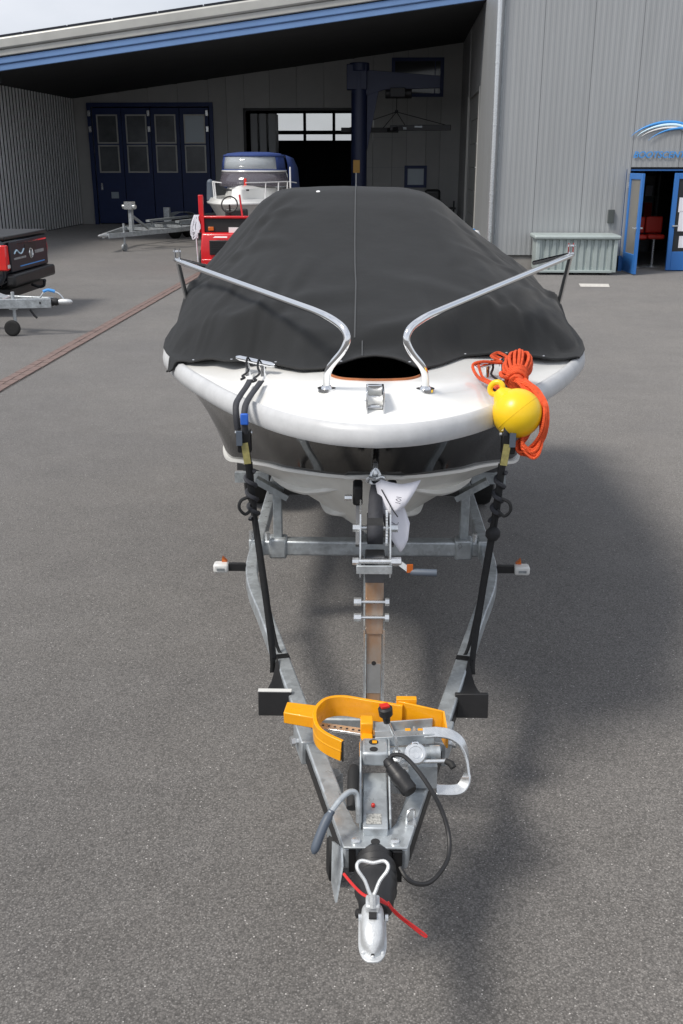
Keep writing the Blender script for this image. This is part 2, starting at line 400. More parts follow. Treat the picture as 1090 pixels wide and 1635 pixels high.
# front wall: backing with a door opening, then the ribbed panels
DX0, DX1, DZ = 2.66, 4.72, 2.13
fw = MB().b2((.02, .04, 0), (DX0, .3, 9)).b2((DX0, .04, DZ), (DX1, .3, 9)).b2((DX1, .04, 0), (12, .3, 9)).build('front_wall', 'dark', hall)
edges = [-.12, .74, 1.76, 2.66 + .09, 3.74, 4.76, 5.8, 6.8, 7.8, 8.8, 9.8, 10.8, 11.9]
for i in range(len(edges) - 1):
    a, b = edges[i], edges[i + 1]; n = max(4, round((b - a) / .112))
    z0 = .33
    if a >= 2.7 and b <= 4.8: z0 = DZ + .04
    if i == 2: b = 2.75
    sheet_panel(rib_sheet(a, b, 0, 0, .112, .0042, n), z0, 8.95, .035).build('cladding_panel', 'cladding', fw, ang=20)
MB().b2((2.52, -.005, .33), (2.60, .03, 2.2)).build('door_trim', 'cladding', fw)
MB().b2((.0, .0, 0), (2.60, .035, .33)).b2((4.78, .0, 0), (12, .035, .33)).build('plinth', 'plinth', fw)
MB().b2((-.13, -.02, .33), (-.02, .06, 8.95)).build('corner_trim', 'cladding', fw, bevel=.004)
MB().b2((-.05, -.03, .315), (2.58, .0, .335)).build('drip_flashing', 'dark', fw)
# return wall of the bay, with its tall gate
rw = MB().b2((.03, .3, 0), (.3, 7.5, 6.6)).b2((.03, 7.5, 4.2), (.3, 12.4, 6.6)).b2((.03, 12.4, 0), (.3, 16.4, 6.6)).b2((.3, .3, 6.6), (.32, 16, 9)).build('return_wall', 'cladding_shade', hall)
for k in range(7):
    MB().b2((-.0, .35 + k * 1.02, 0), (.03, .35 + k * 1.02 + 1.0, 6.45)).build('cladding_panel', 'cladding', rw)
for k in range(4):
    MB().b2((-.0, 12.42 + k * .99, 0), (.03, 12.42 + k * .99 + .97, 6.45)).build('cladding_panel', 'cladding_shade', rw)
for k in range(6):
    MB().b2((.1, 7.5, k * .7 + .01), (.14, 12.4, k * .7 + .69)).build('gate_section', 'gutterzinc', rw)
for (a, b) in ((7.44, 7.56), (12.34, 12.46)): MB().b2((-.02, a, 0), (.05, b, 4.26)).build('gate_jamb', 'gutterzinc', rw)
for k in range(5): MB().b2((.02, 7.56, .9 + k * .7), (.09, 7.68, 1.0 + k * .7)).build('gate_hinge', 'blacksteel', rw)
# downpipe
dp = MB().tube([(-.2, -.1, .28), (-.2, -.1, 9)], .05, 14).build('downpipe', 'zinc', hall)
for z in (1.6, 3.0, 4.2, 4.55, 6.2, 7.8): MB().cyl((-.2, -.1, z), (-.2, -.1, z + .03), .058, 14).b2((-.215, -.09, z), (-.185, .0, z + .025)).build('pipe_clamp', 'zinc', dp)
MB().tube([(-.08, -.045, .35), (-.08, -.045, 9)], .012, 6).build('lightning_rod_wire', 'galv_old', hall)
# intercom
MB().b2((2.34, -.08, 1.02), (2.47, -.012, 1.30)).build('letter_box', 'lbox', hall, bevel=.006)
# back wall of the bay, panel by panel round its openings
def soffit(x): return 6.2 + .126 * x
OPEN = [(-13.66, -9.26, 0, 4.18), (-7.94, -3.9, 0, 4.07), (-2.49, -.73, 4.54, 5.73), (-1.96, -1.25, 1.41, 2.07)]
bw = MB().b2((-14.62, 16.62, 4.3), (0, 16.7, 6.3)).build('back_wall', 'dark', hall)
cuts = sorted(set([-14.62, -14.3, -13.66, -12.6, -11.5, -10.4, -9.26, -8.6, -7.94, -7, -6, -5, -3.9, -3.2, -2.49, -1.96, -1.25, -.73, 0]))
for a, b in zip(cuts[:-1], cuts[1:]):
    mid = (a + b) / 2; segs = [(0, soffit(mid) + .12)]
    for (x0, x1, z0, z1) in OPEN:
        if x0 <= mid <= x1:
            ns_ = []
            for (p, q) in segs:
                if z0 > p + .01: ns_.append((p, min(q, z0)))
                if z1 < q - .01: ns_.append((max(p, z1), q))
            segs = ns_
    for (p, q) in segs: MB().b2((a + .004, 16.4, p), (b - .004, 16.6, q)).build('wall_panel', 'cladding_shade', bw, bevel=.004, seg=1)
for (z, wd) in ((1.0, .02), (2.05, .02), (3.1, .02)):
    MB().b2((-3.88, 16.393, z), (-2.0, 16.4, z + wd)).build('panel_joint', 'frameg', bw)
# folding gate: four leaves with two panes each
gt = MB().b2((-13.80, 16.30, 4.18), (-9.10, 16.42, 4.32)).b2((-13.80, 16.30, 0), (-13.66, 16.42, 4.18)).b2((-9.24, 16.30, 0), (-9.10, 16.42, 4.18)).build('gate_frame', 'gateblue', hall)
for k in range(4):
    a = -13.62 + k * 1.09; b = a + 1.07
    lf = MB().b2((a, 16.33, .04), (b, 16.39, 4.14)).build('gate_leaf', 'gateblue', gt, bevel=.008)
    for (z0, z1) in ((2.95, 3.86), (1.92, 2.80)):
        x0, x1 = a + .2, b - .18
        pm = 'greypane' if not (k == 3 and z0 > 2.9) else 'palepane'
        MB().b2((x0, 16.315, z0), (x1, 16.328, z1)).build('gate_pane', pm, gt)
        MB().ring([(x0 - .05, 16.30, z0 - .05), (x1 + .05, 16.30, z0 - .05), (x1 + .05, 16.30, z1 + .05), (x0 - .05, 16.30, z1 + .05)],
                  [(x0, 16.30, z0), (x1, 16.30, z0), (x1, 16.30, z1), (x0, 16.30, z1)], (0, .028, 0)).build('pane_frame', 'gutterzinc', gt)
MB().b2((-13.1, 16.31, .95), (-12.82, 16.325, 1.18)).build('gate_notice', 'palepane', gt)
MB().b2((-13.45, 16.26, 1.25), (-13.40, 16.32, 1.5)).build('gate_handle', 'zinc', gt)
for x in (-13.72, -11.5, -9.32):
    for z in (3.3, 3.85): MB().b2((x - .05, 16.24, z), (x + .05, 16.3, z + .2)).build('gate_hinge', 'zinc', gt, bevel=.01)
# windows in the back wall
wf = MB().ring([(-2.55, 16.36, 4.48), (-.67, 16.36, 4.48), (-.67, 16.36, 5.79), (-2.55, 16.36, 5.79)], [(-2.43, 16.36, 4.60), (-.79, 16.36, 4.60), (-.79, 16.36, 5.67), (-2.43, 16.36, 5.67)], (0, .1, 0)).build('window_frame', 'gateblue', hall)
MB().b2((-2.43, 16.43, 4.6), (-1.0, 16.44, 5.67)).build('pane', 'darkpane', wf); MB().b2((-.97, 16.43, 4.6), (-.79, 16.44, 5.67)).build('pane', 'darkpane', wf)
MB().b2((-1.0, 16.40, 4.6), (-.97, 16.46, 5.67)).build('mullion', 'gateblue', wf)
wf = MB().ring([(-2.02, 16.36, 1.35), (-1.19, 16.36, 1.35), (-1.19, 16.36, 2.13), (-2.02, 16.36, 2.13)], [(-1.90, 16.36, 1.45), (-1.30, 16.36, 1.45), (-1.30, 16.36, 2.02), (-1.90, 16.36, 2.02)], (0, .1, 0)).build('window_frame', 'gateblue', hall)
MB().b2((-1.9, 16.42, 1.45), (-1.3, 16.43, 2.02)).build('pane', 'palepane', wf)
# workshop behind the open gateway
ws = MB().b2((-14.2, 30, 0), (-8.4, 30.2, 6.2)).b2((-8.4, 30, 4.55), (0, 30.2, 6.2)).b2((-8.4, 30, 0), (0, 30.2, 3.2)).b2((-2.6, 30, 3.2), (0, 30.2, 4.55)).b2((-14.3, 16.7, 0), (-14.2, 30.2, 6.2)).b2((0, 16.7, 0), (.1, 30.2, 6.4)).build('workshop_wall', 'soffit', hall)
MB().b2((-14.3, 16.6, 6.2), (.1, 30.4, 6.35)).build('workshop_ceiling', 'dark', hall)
for i in range(4):
    x0 = -8.4 + i * 1.45
    for (z0, z1) in ((3.2, 3.58), (3.66, 4.55)):
        wfr = MB().ring([(x0, 29.95, z0), (x0 + 1.45, 29.95, z0), (x0 + 1.45, 29.95, z1), (x0, 29.95, z1)], [(x0 + .07, 29.95, z0 + .05), (x0 + 1.38, 29.95, z0 + .05), (x0 + 1.38, 29.95, z1 - .05), (x0 + .07, 29.95, z1 - .05)], (0, .12, 0)).build('workshop_window_frame', 'blacksteel', hall)
        MB().b2((x0 + .07, 30.0, z0 + .05), (x0 + 1.38, 30.01, z1 - .05)).build('pane', 'glass', wfr)
MB().b2((-8.4, 29.94, 3.575), (-2.6, 30.06, 3.665)).build('window_transom', 'blacksteel', hall)
# doors of the workshop gateway folded inwards, and the frame of the gateway
MB().b2((-7.99, 16.36, 0), (-7.90, 16.46, 4.1)).b2((-7.99, 16.36, 4.03), (-3.8, 16.46, 4.12)).build('gateway_frame', 'blacksteel', hall)
for k in range(3): MB().b2((-7.8 + k * .34, 16.9, .05), (-7.55 + k * .34, 17.9, 3.95)).build('folded_leaf', 'frameg', hall)
# left wall of the bay: pale strips on dark backing paint in its lit and shaded ribs
lw = MB().b2((-14.6, -2.6, 0), (-14.34, 16.4, 4.6)).build('bay_side_wall', 'dark', hall)
for k in range(68): MB().b2((-14.34, -2.55 + k * .28, .02), (-14.315, -2.55 + k * .28 + .13, 4.46)).build('lit_rib', 'lit_rib', lw, smooth=False)
MB().b2((-24, -2.6, 4.6), (-14.2, 6.0, 5.0)).build('side_roof', 'roofsheet', hall)
# roof of the bay: sloped slab, blue fascia, zinc gutter, black panel edge
def slope_bar(x0, x1, y0, y1, zb, zt, name, m, par, bevel=0):
    vs = [(x0, y0, zb + .126 * x0), (x1, y0, zb + .126 * x1), (x1, y1, zb + .126 * x1), (x0, y1, zb + .126 * x0), (x0, y0, zt + .126 * x0), (x1, y0, zt + .126 * x1), (x1, y1, zt + .126 * x1), (x0, y1, zt + .126 * x0)]
    return MB().add(vs, [(0, 3, 2, 1), (4, 5, 6, 7), (0, 1, 5, 4), (1, 2, 6, 5), (2, 3, 7, 6), (3, 0, 4, 7)]).build(name, m, par, bevel=bevel)
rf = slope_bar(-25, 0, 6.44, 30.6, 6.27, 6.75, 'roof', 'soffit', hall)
slope_bar(-25, -.01, 6.33, 6.436, 6.27, 6.42, 'fascia', 'fasciablue', rf, .01)
slope_bar(-25, -.01, 6.30, 6.436, 6.425, 6.60, 'fascia', 'fasciablue', rf, .03)
slope_bar(-25, -.01, 6.26, 6.436, 6.62, 6.78, 'roof_gutter', 'gutterzinc', rf, .02)
slope_bar(-25, -.01, 6.20, 6.436, 6.785, 7.08, 'roof_gutter', 'gutterzinc', rf, .05)
for k in range(20):
    x1 = -.05 - k * 1.24; slope_bar(x1 - 1.2, x1, 6.3, 7.9, 7.10, 7.15, 'solar_panel', 'solar', rf)
MB().b2((-14.3, 6.6, 4.32), (-13.3, 6.75, 4.6)).build('roof_beam', 'soffit', rf)
# main hall volume behind the front wall
MB().b2((.32, .31, 8.6), (12, 30, 9.1)).b2((11.8, .31, 0), (12, 30, 8.6)).b2((.3, 5.5, 0), (11.8, 5.6, 4)).b2((.3, .31, 3.0), (11.8, 5.5, 3.1)).build('shop_interior', 'dark', hall)
# entrance: frame, leaf swung open, closed leaf
ef = MB().b2((2.66, .0, 0), (2.74, .12, 2.13)).b2((2.74, .03, 2.095), (4.64, .12, 2.128)).b2((4.64, .0, 0), (4.72, .12, 2.13)).build('entrance_frame', 'doorblue', hall)
def leaf(name, base, ang, wdt, papers):
    M = Matrix.Rotation(ang, 3, 'Z'); bs = Vector(base)
    def B(a, b): 
        c = [(a[i] + b[i]) / 2 for i in range(3)]; return (bs + M @ Vector(c), [abs(b[i] - a[i]) for i in range(3)], M)
    m = MB()
    for a, b in (((0, -.03, .02), (.1, .03, 2.05)), ((wdt - .1, -.03, .02), (wdt, .03, 2.05)), ((.1, -.029, 1.93), (wdt - .1, .029, 2.05)), ((.1, -.029, .02), (wdt - .1, .029, .42))): m.box(*B(a, b))
    o = m.build(name, 'doorblue', ef, bevel=.006)
    MB().box(*B((.1, -.006, .42), (wdt - .1, .006, 1.93))).build('door_pane', 'leafpane' if not papers else 'darkpane', ef)
    for s in (-1, 1): MB().box(*B((wdt - .075, s * .03, .95), (wdt - .045, s * .09, .98))).box(*B((wdt - .17, s * .075, .955), (wdt - .05, s * .095, .98))).build('door_handle', 'zinc', ef)
    for z in (.3, 1.75): MB().box(*B((-.025, -.04, z), (.02, .04, z + .12))).build('door_hinge', 'zinc', ef)
    for (x, z, sx, sz) in papers: MB().box(*B((x, .007, z), (x + sx, .012, z + sz))).build('door_notice', 'paper', ef)
leaf('door_leaf', (2.76, -.03, 0), R(-85), .86, [])
leaf('door_leaf', (4.63, .05, 0), R(180), .93, [(.45, .85, .3, .42), (.62, 1.25, .16, .3), (.5, .5, .2, .25), (.40, 1.6, .3, .05)])
# lettering and wave above the entrance
cu = bpy.data.curves.new('lettering', 'FONT'); cu.body = 'BOOTSCENTER'; cu.size = .18; cu.extrude = .004; cu.shear = .25; cu.offset = .002
to = bpy.data.objects.new('sign_lettering', cu); col.objects.link(to)
dg = bpy.context.evaluated_depsgraph_get(); tm = bpy.data.meshes.new_from_object(to.evaluated_get(dg)); bpy.data.objects.remove(to)
tm.materials.clear(); tm.materials.append(MATS['signblue'])
xs = [v.co.x for v in tm.vertices]; scl = 1.27 / (max(xs) - min(xs))
for v in tm.vertices: v.co.x *= scl
lt = inst('sign_lettering', tm, hall, (2.76, -.03, 2.36), (R(90), 0, 0))
def wave(off, top, th, m, x0, x1, yy):
    up, lo = [], []
    for i in range(25):
        t = i / 24; x = x0 + (x1 - x0) * t; z = top * math.sin(math.pi * min(1, t * 1.0)) ** .8 * (1 - .5 * t) + off - .25 * max(0, t - .5) ** 1.2
        h = th * math.sin(math.pi * t) ** .7 + .002; up.append((x, yy, z + h)); lo.append((x, yy, z))
    mb = MB()
    mb.grid([up, lo]); return mb.build('sign_wave', m, hall, solid=.012)
wave(2.78, .32, .07, 'signblue', 2.68, 4.5, -.03); wave(2.78, .26, .06, 'signlight', 2.80, 4.4, -.034); wave(2.78, .20, .04, 'white', 2.90, 4.3, -.038)
wave(2.70, .28, .05, 'signblue', 3.05, 4.6, -.042)
# shop things seen through the open entrance
for (x, y, z, s) in ((3.22, .95, .72, 1), (3.64, 1.05, .72, 1)):
    t = thing('shop_chair', ['red padded chair just inside the open shop door leaf', 'red padded chair closer to the shop shelf rack'][x > 3.3], 'chair', BL, (x, y, 0), 'red chairs inside the shop')
    MB().b2((x - .19, y - .2, .62), (x + .19, y + .2, .72)).build('seat_pad', 'redseat', t, bevel=.03)
    MB().b2((x - .19, y + .12, .74), (x + .19, y + .22, 1.1)).build('backrest', 'redseat', t, bevel=.03)
    MB().cyl((x, y, 0), (x, y, .62), .03).cyl((x, y, 0), (x, y, .03), .22, 18).build('pedestal', 'zinc', t)
t = thing('shop_shelf', 'dark shelf rack with goods inside the shop', 'shelf', BL, (3.6, 4.9, 0))
MB().b2((2.9, 4.7, 0), (2.94, 5.1, 2.2)).b2((4.5, 4.7, 0), (4.54, 5.1, 2.2)).b2((2.94, 5.08, 0), (4.5, 5.1, 2.2)).build('rack', 'frameg', t)
for k in range(4):
    sh = MB().b2((2.94, 4.7, .4 + k * .5), (4.5, 5.08, .43 + k * .5)).build('shelf_board', 'frameg', t)
    for j in range(5):
        MB().b2((3.0 + j * .3, 4.75, .432 + k * .5), (3.0 + j * .3 + rb.uniform(.12, .24), 4.98, .432 + k * .5 + rb.uniform(.12, .34))).build('boxed_goods', ['paper', 'redplastic', 'griprubber', 'frameg'][rb.randrange(4)], sh)

# ------------------------------------------------------------------ the boat on its trailer (x across, y along the boat, measured in its own axis)
BO = Frame((.088, 0, 0), 0); _a = math.atan(.022); BO.rz = -_a; BO.m = Matrix.Rotation(-_a, 3, 'Z')
BO.o = Vector((.088, 2, 0)) - BO.m @ Vector((0, 2, 0))
OUT = [(0, 3.085), (.1, 3.105), (.2, 3.155), (.32, 3.255), (.43, 3.39), (.56, 3.58), (.68, 3.80), (.775, 3.99), (.85, 4.17), (.91, 4.33), (.95, 4.47), (.985, 4.7), (1.01, 5.0), (1.03, 5.4), (1.04, 6.0), (1.03, 6.8), (1.0, 7.6)]
INN = [(0, 3.45), (.06, 3.455), (.12, 3.475), (.16, 3.53), (.20, 3.66), (.255, 3.86), (.32, 4.06), (.40, 4.22), (.48, 4.37), (.55, 4.50), (.61, 4.62), (.70, 4.8), (.72, 5.1), (.74, 5.5), (.75, 6.05), (.74, 6.8), (.72, 7.5)]
CHI = [(0, 3.43, 1.23), (.05, 3.445, 1.222), (.1, 3.475, 1.212), (.17, 3.53, 1.2), (.25, 3.62, 1.182), (.34, 3.77, 1.148), (.42, 3.95, 1.11), (.5, 4.15, 1.06), (.56, 4.3, 1.02), (.62, 4.45, .98), (.67, 4.6, .94), (.72, 4.8, .9), (.77, 5.1, .86), (.8, 5.5, .83), (.82, 6.05, .8), (.82, 6.8, .79), (.8, 7.6, .78)]
KEE = [(3.45, 1.20), (3.465, 1.17), (3.49, 1.13), (3.54, 1.06), (3.62, .98), (3.75, .885), (3.92, .805), (4.1, .75), (4.25, .722), (4.42, .70), (4.58, .685), (4.8, .67), (5.1, .66), (5.5, .655), (6.05, .65), (6.8, .64), (7.6, .63)]
def dense(tab, n=4): return [tuple(p) for p in cr([p if len(p) == 3 else (p[0], p[1], 0) for p in tab], n)]
def both(tab):
    d = dense(tab); return [(-p[0], p[1], p[2]) for p in d[:0:-1]] + d
OUTd, INNd, CHId = both(OUT), both(INN), both(CHI); KEEd = both([(0, y, z) for y, z in KEE])
boat = thing('motor_boat', 'white and black open motor boat under a dark cover on a trailer', 'boat', BO, (0, 5.3, .63))
NS = len(OUTd)
def deckz(r):
    return float(np.interp(r, [0, .03, .08, .14, .22, .4, .6, .8, 1], [1.455, 1.478, 1.493, 1.50, 1.508, 1.532, 1.553, 1.566, 1.572]))
def deckpt(i, r):
    o, n = OUTd[i], INNd[i]; return (o[0] + (n[0] - o[0]) * r, o[1] + (n[1] - o[1]) * r, deckz(r))
RS = [.09, .12, .16, .22, .3, .4, .5, .6, .7, .8, .9, .97, 1.0]
deck = MB().grid([[deckpt(i, r) for i in range(NS)] for r in RS]).build('deck', 'gelcoat', boat, fix=False, ang=60)
# rub rail: rounded white-grey moulding all round
prof = [(.09, 1.496), (.07, 1.502), (.035, 1.497), (.008, 1.48), (-.004, 1.458), (.002, 1.438), (.02, 1.428), (.05, 1.43)]
rows = []
for (r, z) in prof:
    rows.append([(OUTd[i][0] + (INNd[i][0] - OUTd[i][0]) * r, OUTd[i][1] + (INNd[i][1] - OUTd[i][1]) * r, z) for i in range(NS)])
MB().grid(rows).build('rub_rail', 'rimgrey', boat, fix=False, ang=60)
# topsides (black) and bottom (off-white)
def mixp(a, b, t, bow=0):
    return tuple(a[k] + (b[k] - a[k]) * t for k in range(3))
sheer = [(OUTd[i][0] * .965, OUTd[i][1] + .02, 1.435) for i in range(NS)]
rows = []
for t in (0, .12, .3, .5, .7, .86, 1):
    row = []
    for i in range(NS):
        p = list(mixp(sheer[i], CHId[i], t)); k = .05 * math.sin(math.pi * t)
        p[0] *= (1 - k * .6); p[1] += k * .4 * max(0, 1 - abs(CHId[i][0]) / .6); row.append(tuple(p))
    rows.append(row)
MB().grid(rows).build('topsides', 'blackgel', boat, fix=False, ang=60)
rows = [[tuple(mixp(CHId[i], KEEd[i], t)) for i in range(NS)] for t in (0, .15, .3, .5, .75, .9, 1)]
hullb = MB().grid(rows).build('hull_bottom', 'hullwhite', boat, fix=False, ang=22)
MB().grid([[mixp(sheer[k], sheer[k], 0), CHId[k], KEEd[k]] for k in (0, -1)]).build('transom', 'gelcoat', boat, fix=False)
for sgn in (0, 1):
    ids = list(range(NS // 2, NS)) if sgn else list(range(NS // 2, -1, -1))
    ch = [Vector(CHId[i]) for i in ids]; kz = [Vector(KEEd[i]) for i in ids]; s_ = 1 if sgn else -1
    m = MB(); a = []; 
    for q, (dx, dz) in enumerate(((-.004, .014), (.016, .006), (.016, -.006), (-.03, -.014))):
        a.append([c + Vector((s_ * dx, 0 if abs(c.x) > .1 else -.012, dz)) for c in ch])
    m.grid([[a[q][i] for q in range(4)] for i in range(len(ch))]).build('chine_strip', 'strake', boat, fix=False)
    for t0, start in ((.36, 14), (.68, 20)):
        rr = []
        for i in range(start, len(ch)):
            f = min(1, (i - start) / 8); base = ch[i].lerp(kz[i], t0); ou = ch[i].lerp(kz[i], t0 - .14)
            lip = base + Vector((s_ * .035 * f, -.01 * f, .0)); up_ = Vector((0, 0, .006)); rr.append([ch[i].lerp(kz[i], t0 - .05) + up_, lip + Vector((s_ * .012 * f, 0, .004 * f)), lip + Vector((0, 0, -.006 * f)), ch[i].lerp(kz[i], t0 + .05) + up_])
        MB().grid(rr).build('spray_strake', 'strake', boat, fix=False)
# stem band and bow eye
MB().tube([(0, 3.12, 1.43), (0, 3.26, 1.34), (0, 3.42, 1.23), (0, 3.47, 1.14)], .012, 8).build('stem_band', 'blackgel', boat)
MB().tube(cr([(0, 3.30, 1.335), (0, 3.25, 1.32), (0, 3.235, 1.29), (0, 3.26, 1.265), (0, 3.34, 1.285)], 4), .009, 8).build('bow_eye', 'zinc', boat)
# cockpit seen under the lifted cover edge
inr = [(p[0], p[1]) for p in INNd]
rows = [[(p[0], p[1], 1.572) for p in INNd], [(p[0] * .97, p[1] + .015, 1.54) for p in INNd], [(p[0] * .9, p[1] + .07, 1.40) for p in INNd], [(p[0] * .8, p[1] + .14, 1.33) for p in INNd], [(0, p[1] + .14, 1.33) for p in INNd]]
MB().grid(rows).build('cockpit_liner', 'liner', boat, fix=False)
rows = [[(p[0] * s1, p[1] + d1, z1) for p in INNd] for (s1, d1, z1) in ((1.005, -.002, 1.572), (1.0, 0, 1.579), (.985, .006, 1.579), (.98, .008, 1.56))]
MB().grid([rw0[NS // 2 - 12:NS // 2 + 13] for rw0 in rows]).build('teak_trim', 'teak', boat, fix=False)
# bow rails: chromed tube with rear stanchion, foot plate and top fitting
for s in (-1, 1):
    zt = 1.845 if s < 0 else 1.875
    path = cr([(s * .17, 3.38, 1.545), (s * .168, 3.365, 1.60), (s * .155, 3.335, 1.645), (s * .115, 3.305, 1.70), (s * .098, 3.298, 1.742), (s * .112, 3.315, 1.778), (s * .16, 3.375, 1.803), (s * .22, 3.49, 1.811)], 5)
    path += [Vector((s * .22, 3.49, 1.811)).lerp(Vector((s * .93, 4.88, zt)), t / 8) for t in range(1, 9)]
    path += cr([(s * .93, 4.88, zt), (s * .955, 4.95, zt), (s * .955, 5.03, zt - .01), (s * .93, 5.3, zt - .05), (s * .90, 5.7, zt - .11)], 4)[1:]
    br = MB().tube(path, .0128, 12).build('bow_rail', 'chrome', boat)
    MB().cyl((s * .17, 3.38, 1.552), (s * .17, 3.38, 1.562), .032, 18).lathe((s * .17, 3.38, 1.562), (0, 0, 1), [(0, .02), (.008, .016)], 14).build('foot_plate', 'chrome', br)
    MB().tube([(s * .945, 4.93, zt), (s * .92, 5.06, 1.58)], .0115, 10).build('stanchion', 'chrome', br)
    MB().cyl((s * .92, 5.055, 1.60), (s * .918, 5.06, 1.575), .024, 14).build('foot_plate', 'chrome', br)
    MB().b2((s * .945 - .014, 4.918, zt + .008), (s * .945 - .008, 4.942, zt + .055)).b2((s * .945 + .008, 4.918, zt + .008), (s * .945 + .014, 4.942, zt + .055)).cyl((s * .945 - .018, 4.93, zt + .042), (s * .945 + .018, 4.93, zt + .042), .005, 8).build('rail_fitting', 'chrome', br)
    # mooring cleat: a slim raised bar on two feet, askew along the deck
    c0, c1 = Vector((s * .53, 3.80, 1.588)), Vector((s * .37, 3.66, 1.583))
    cl = MB().tube([c0, c0.lerp(c1, .1), c0.lerp(c1, .9), c1], [.006, .011, .011, .006], 10).build('cleat', 'chrome', boat)
    for t in (.3, .7):
        p = c0.lerp(c1, t); MB().tube([p, p - Vector((0, 0, .06))], [.009, .013], 10).build('cleat_foot', 'chrome', cl)
# bow roller: folded steel cheeks with a roller
rl = MB().b2((-.034, 3.19, 1.50), (-.029, 3.31, 1.592)).b2((.021, 3.19, 1.50), (.026, 3.31, 1.592)).b2((-.029, 3.29, 1.55), (.021, 3.31, 1.592)).b2((-.028, 3.21, 1.53), (.02, 3.30, 1.537)).build('bow_roller', 'chrome', boat, bevel=.003)
MB().lathe((-.028, 3.225, 1.553), (1, 0, 0), [(0, .019), (.012, .013), (.024, .011), (.036, .013), (.048, .019)], 16).build('roller', 'lens', rl)
MB().cyl((-.04, 3.225, 1.553), (.032, 3.225, 1.553), .004, 8).build('roller_pin', 'zinc', rl)

# ------------------------------------------------------------------ cover
HEM = [(-.87, 4.16, 1.455), (-.84, 4.13, 1.475), (-.79, 4.11, 1.50), (-.72, 4.03, 1.53), (-.66, 3.985, 1.548), (-.57, 3.86, 1.56), (-.455, 3.845, 1.568), (-.36, 3.72, 1.574), (-.27, 3.615, 1.578), (-.19, 3.605, 1.583), (-.13, 3.61, 1.602), (-.06, 3.625, 1.622), (0, 3.63, 1.628), (.06, 3.62, 1.624), (.11, 3.61, 1.61), (.16, 3.60, 1.585), (.24, 3.71, 1.578), (.35, 3.91, 1.575), (.51, 3.99, 1.568), (.66, 4.05, 1.55), (.76, 4.13, 1.52), (.82, 4.2, 1.485), (.87, 4.26, 1.455)]
hx = np.array([h[0] for h in HEM]) / .87; hy = np.array([h[1] for h in HEM]); hz = np.array([h[2] for h in HEM])
NU, NV = 181, 150
U = np.linspace(-1, 1, NU); V = np.linspace(0, 1, NV) ** 1.25
def smooth1(a, k=3):
    a = a.copy()
    for _ in range(k): a[1:-1] = .25 * a[:-2] + .5 * a[1:-1] + .25 * a[2:]
    return a
yh = smooth1(np.interp(U, hx, hy)); zh = smooth1(np.interp(U, hx, hz))
ow = np.array([[p[1], p[0]] for p in OUT])
def Wd(y): return np.maximum(.87, np.interp(y, ow[:, 0], ow[:, 1]) - .010)
Y = yh[None, :] + V[:, None] * (7.62 - yh[None, :]); UU = np.repeat(U[None, :], NV, 0); X = UU * Wd(Y)
UU0 = UU
zc = np.interp(Y, [3.6, 3.8, 4.2, 4.7, 5.15, 5.4, 5.6, 5.9, 6.4, 7.0, 7.6], [1.635, 1.69, 1.80, 1.94, 2.085, 2.155, 2.175, 2.12, 1.93, 1.75, 1.62])
ze = np.interp(Y, [3.6, 4.1, 4.6, 7.6], [1.46, 1.462, 1.462, 1.46])
# the cover's crown sits a little off the centre line
A = np.abs(UU + np.interp(Y, [3.6, 4.6, 5.4, 7.6], [0, .045, .15, .09]) * (1 - UU ** 2))
Sf = np.interp(A, [0, .3, .5, .7, .82, .9, .96, 1.0], [1, .975, .9, .74, .56, .40, .2, 0])
Sr = np.interp(A, [0, .3, .4, .48, .58, .7, .82, .9, .96, 1.0], [1, .988, .962, .895, .76, .60, .46, .34, .18, 0])
k = np.clip((Y - 4.2) / 1.0, 0, 1); k = k * k * (3 - 2 * k)
Z = ze + (zc - ze) * (Sf * (1 - k) + Sr * k)
for _ in range(3): Z[:, 1:-1] = .25 * Z[:, :-2] + .5 * Z[:, 1:-1] + .25 * Z[:, 2:]; Z[1:-1] = .25 * Z[:-2] + .5 * Z[1:-1] + .25 * Z[2:]
e = np.clip((Y - yh[None, :]) / .22, 0, 1); e = e * e * (3 - 2 * e)
Z = zh[None, :] * (1 - e) + Z * e
def fold(x0, y0, x1, y1, wd, am):
    global Z
    dx, dy = x1 - x0, y1 - y0; L2 = dx * dx + dy * dy; t = ((X - x0) * dx + (Y - y0) * dy) / L2
    d = ((X - x0) * dy - (Y - y0) * dx) / math.sqrt(L2)
    tt = np.clip(t, 0, 1); env = np.sin(np.pi * np.clip(t, 0, 1)) ** .6 * ((t > 0) & (t < 1)); wl = wd * (.6 + .8 * tt)
    am = am * .72
    Z = Z + am * env * (np.exp(-(d / wl) ** 2) - .55 * np.exp(-((d - 1.7 * wl) / wl) ** 2)) * np.clip((Y - yh[None, :]) / .12, 0, 1) * np.clip((1 - np.abs(UU)) / .05, 0, 1)
rf_ = random.Random(11)
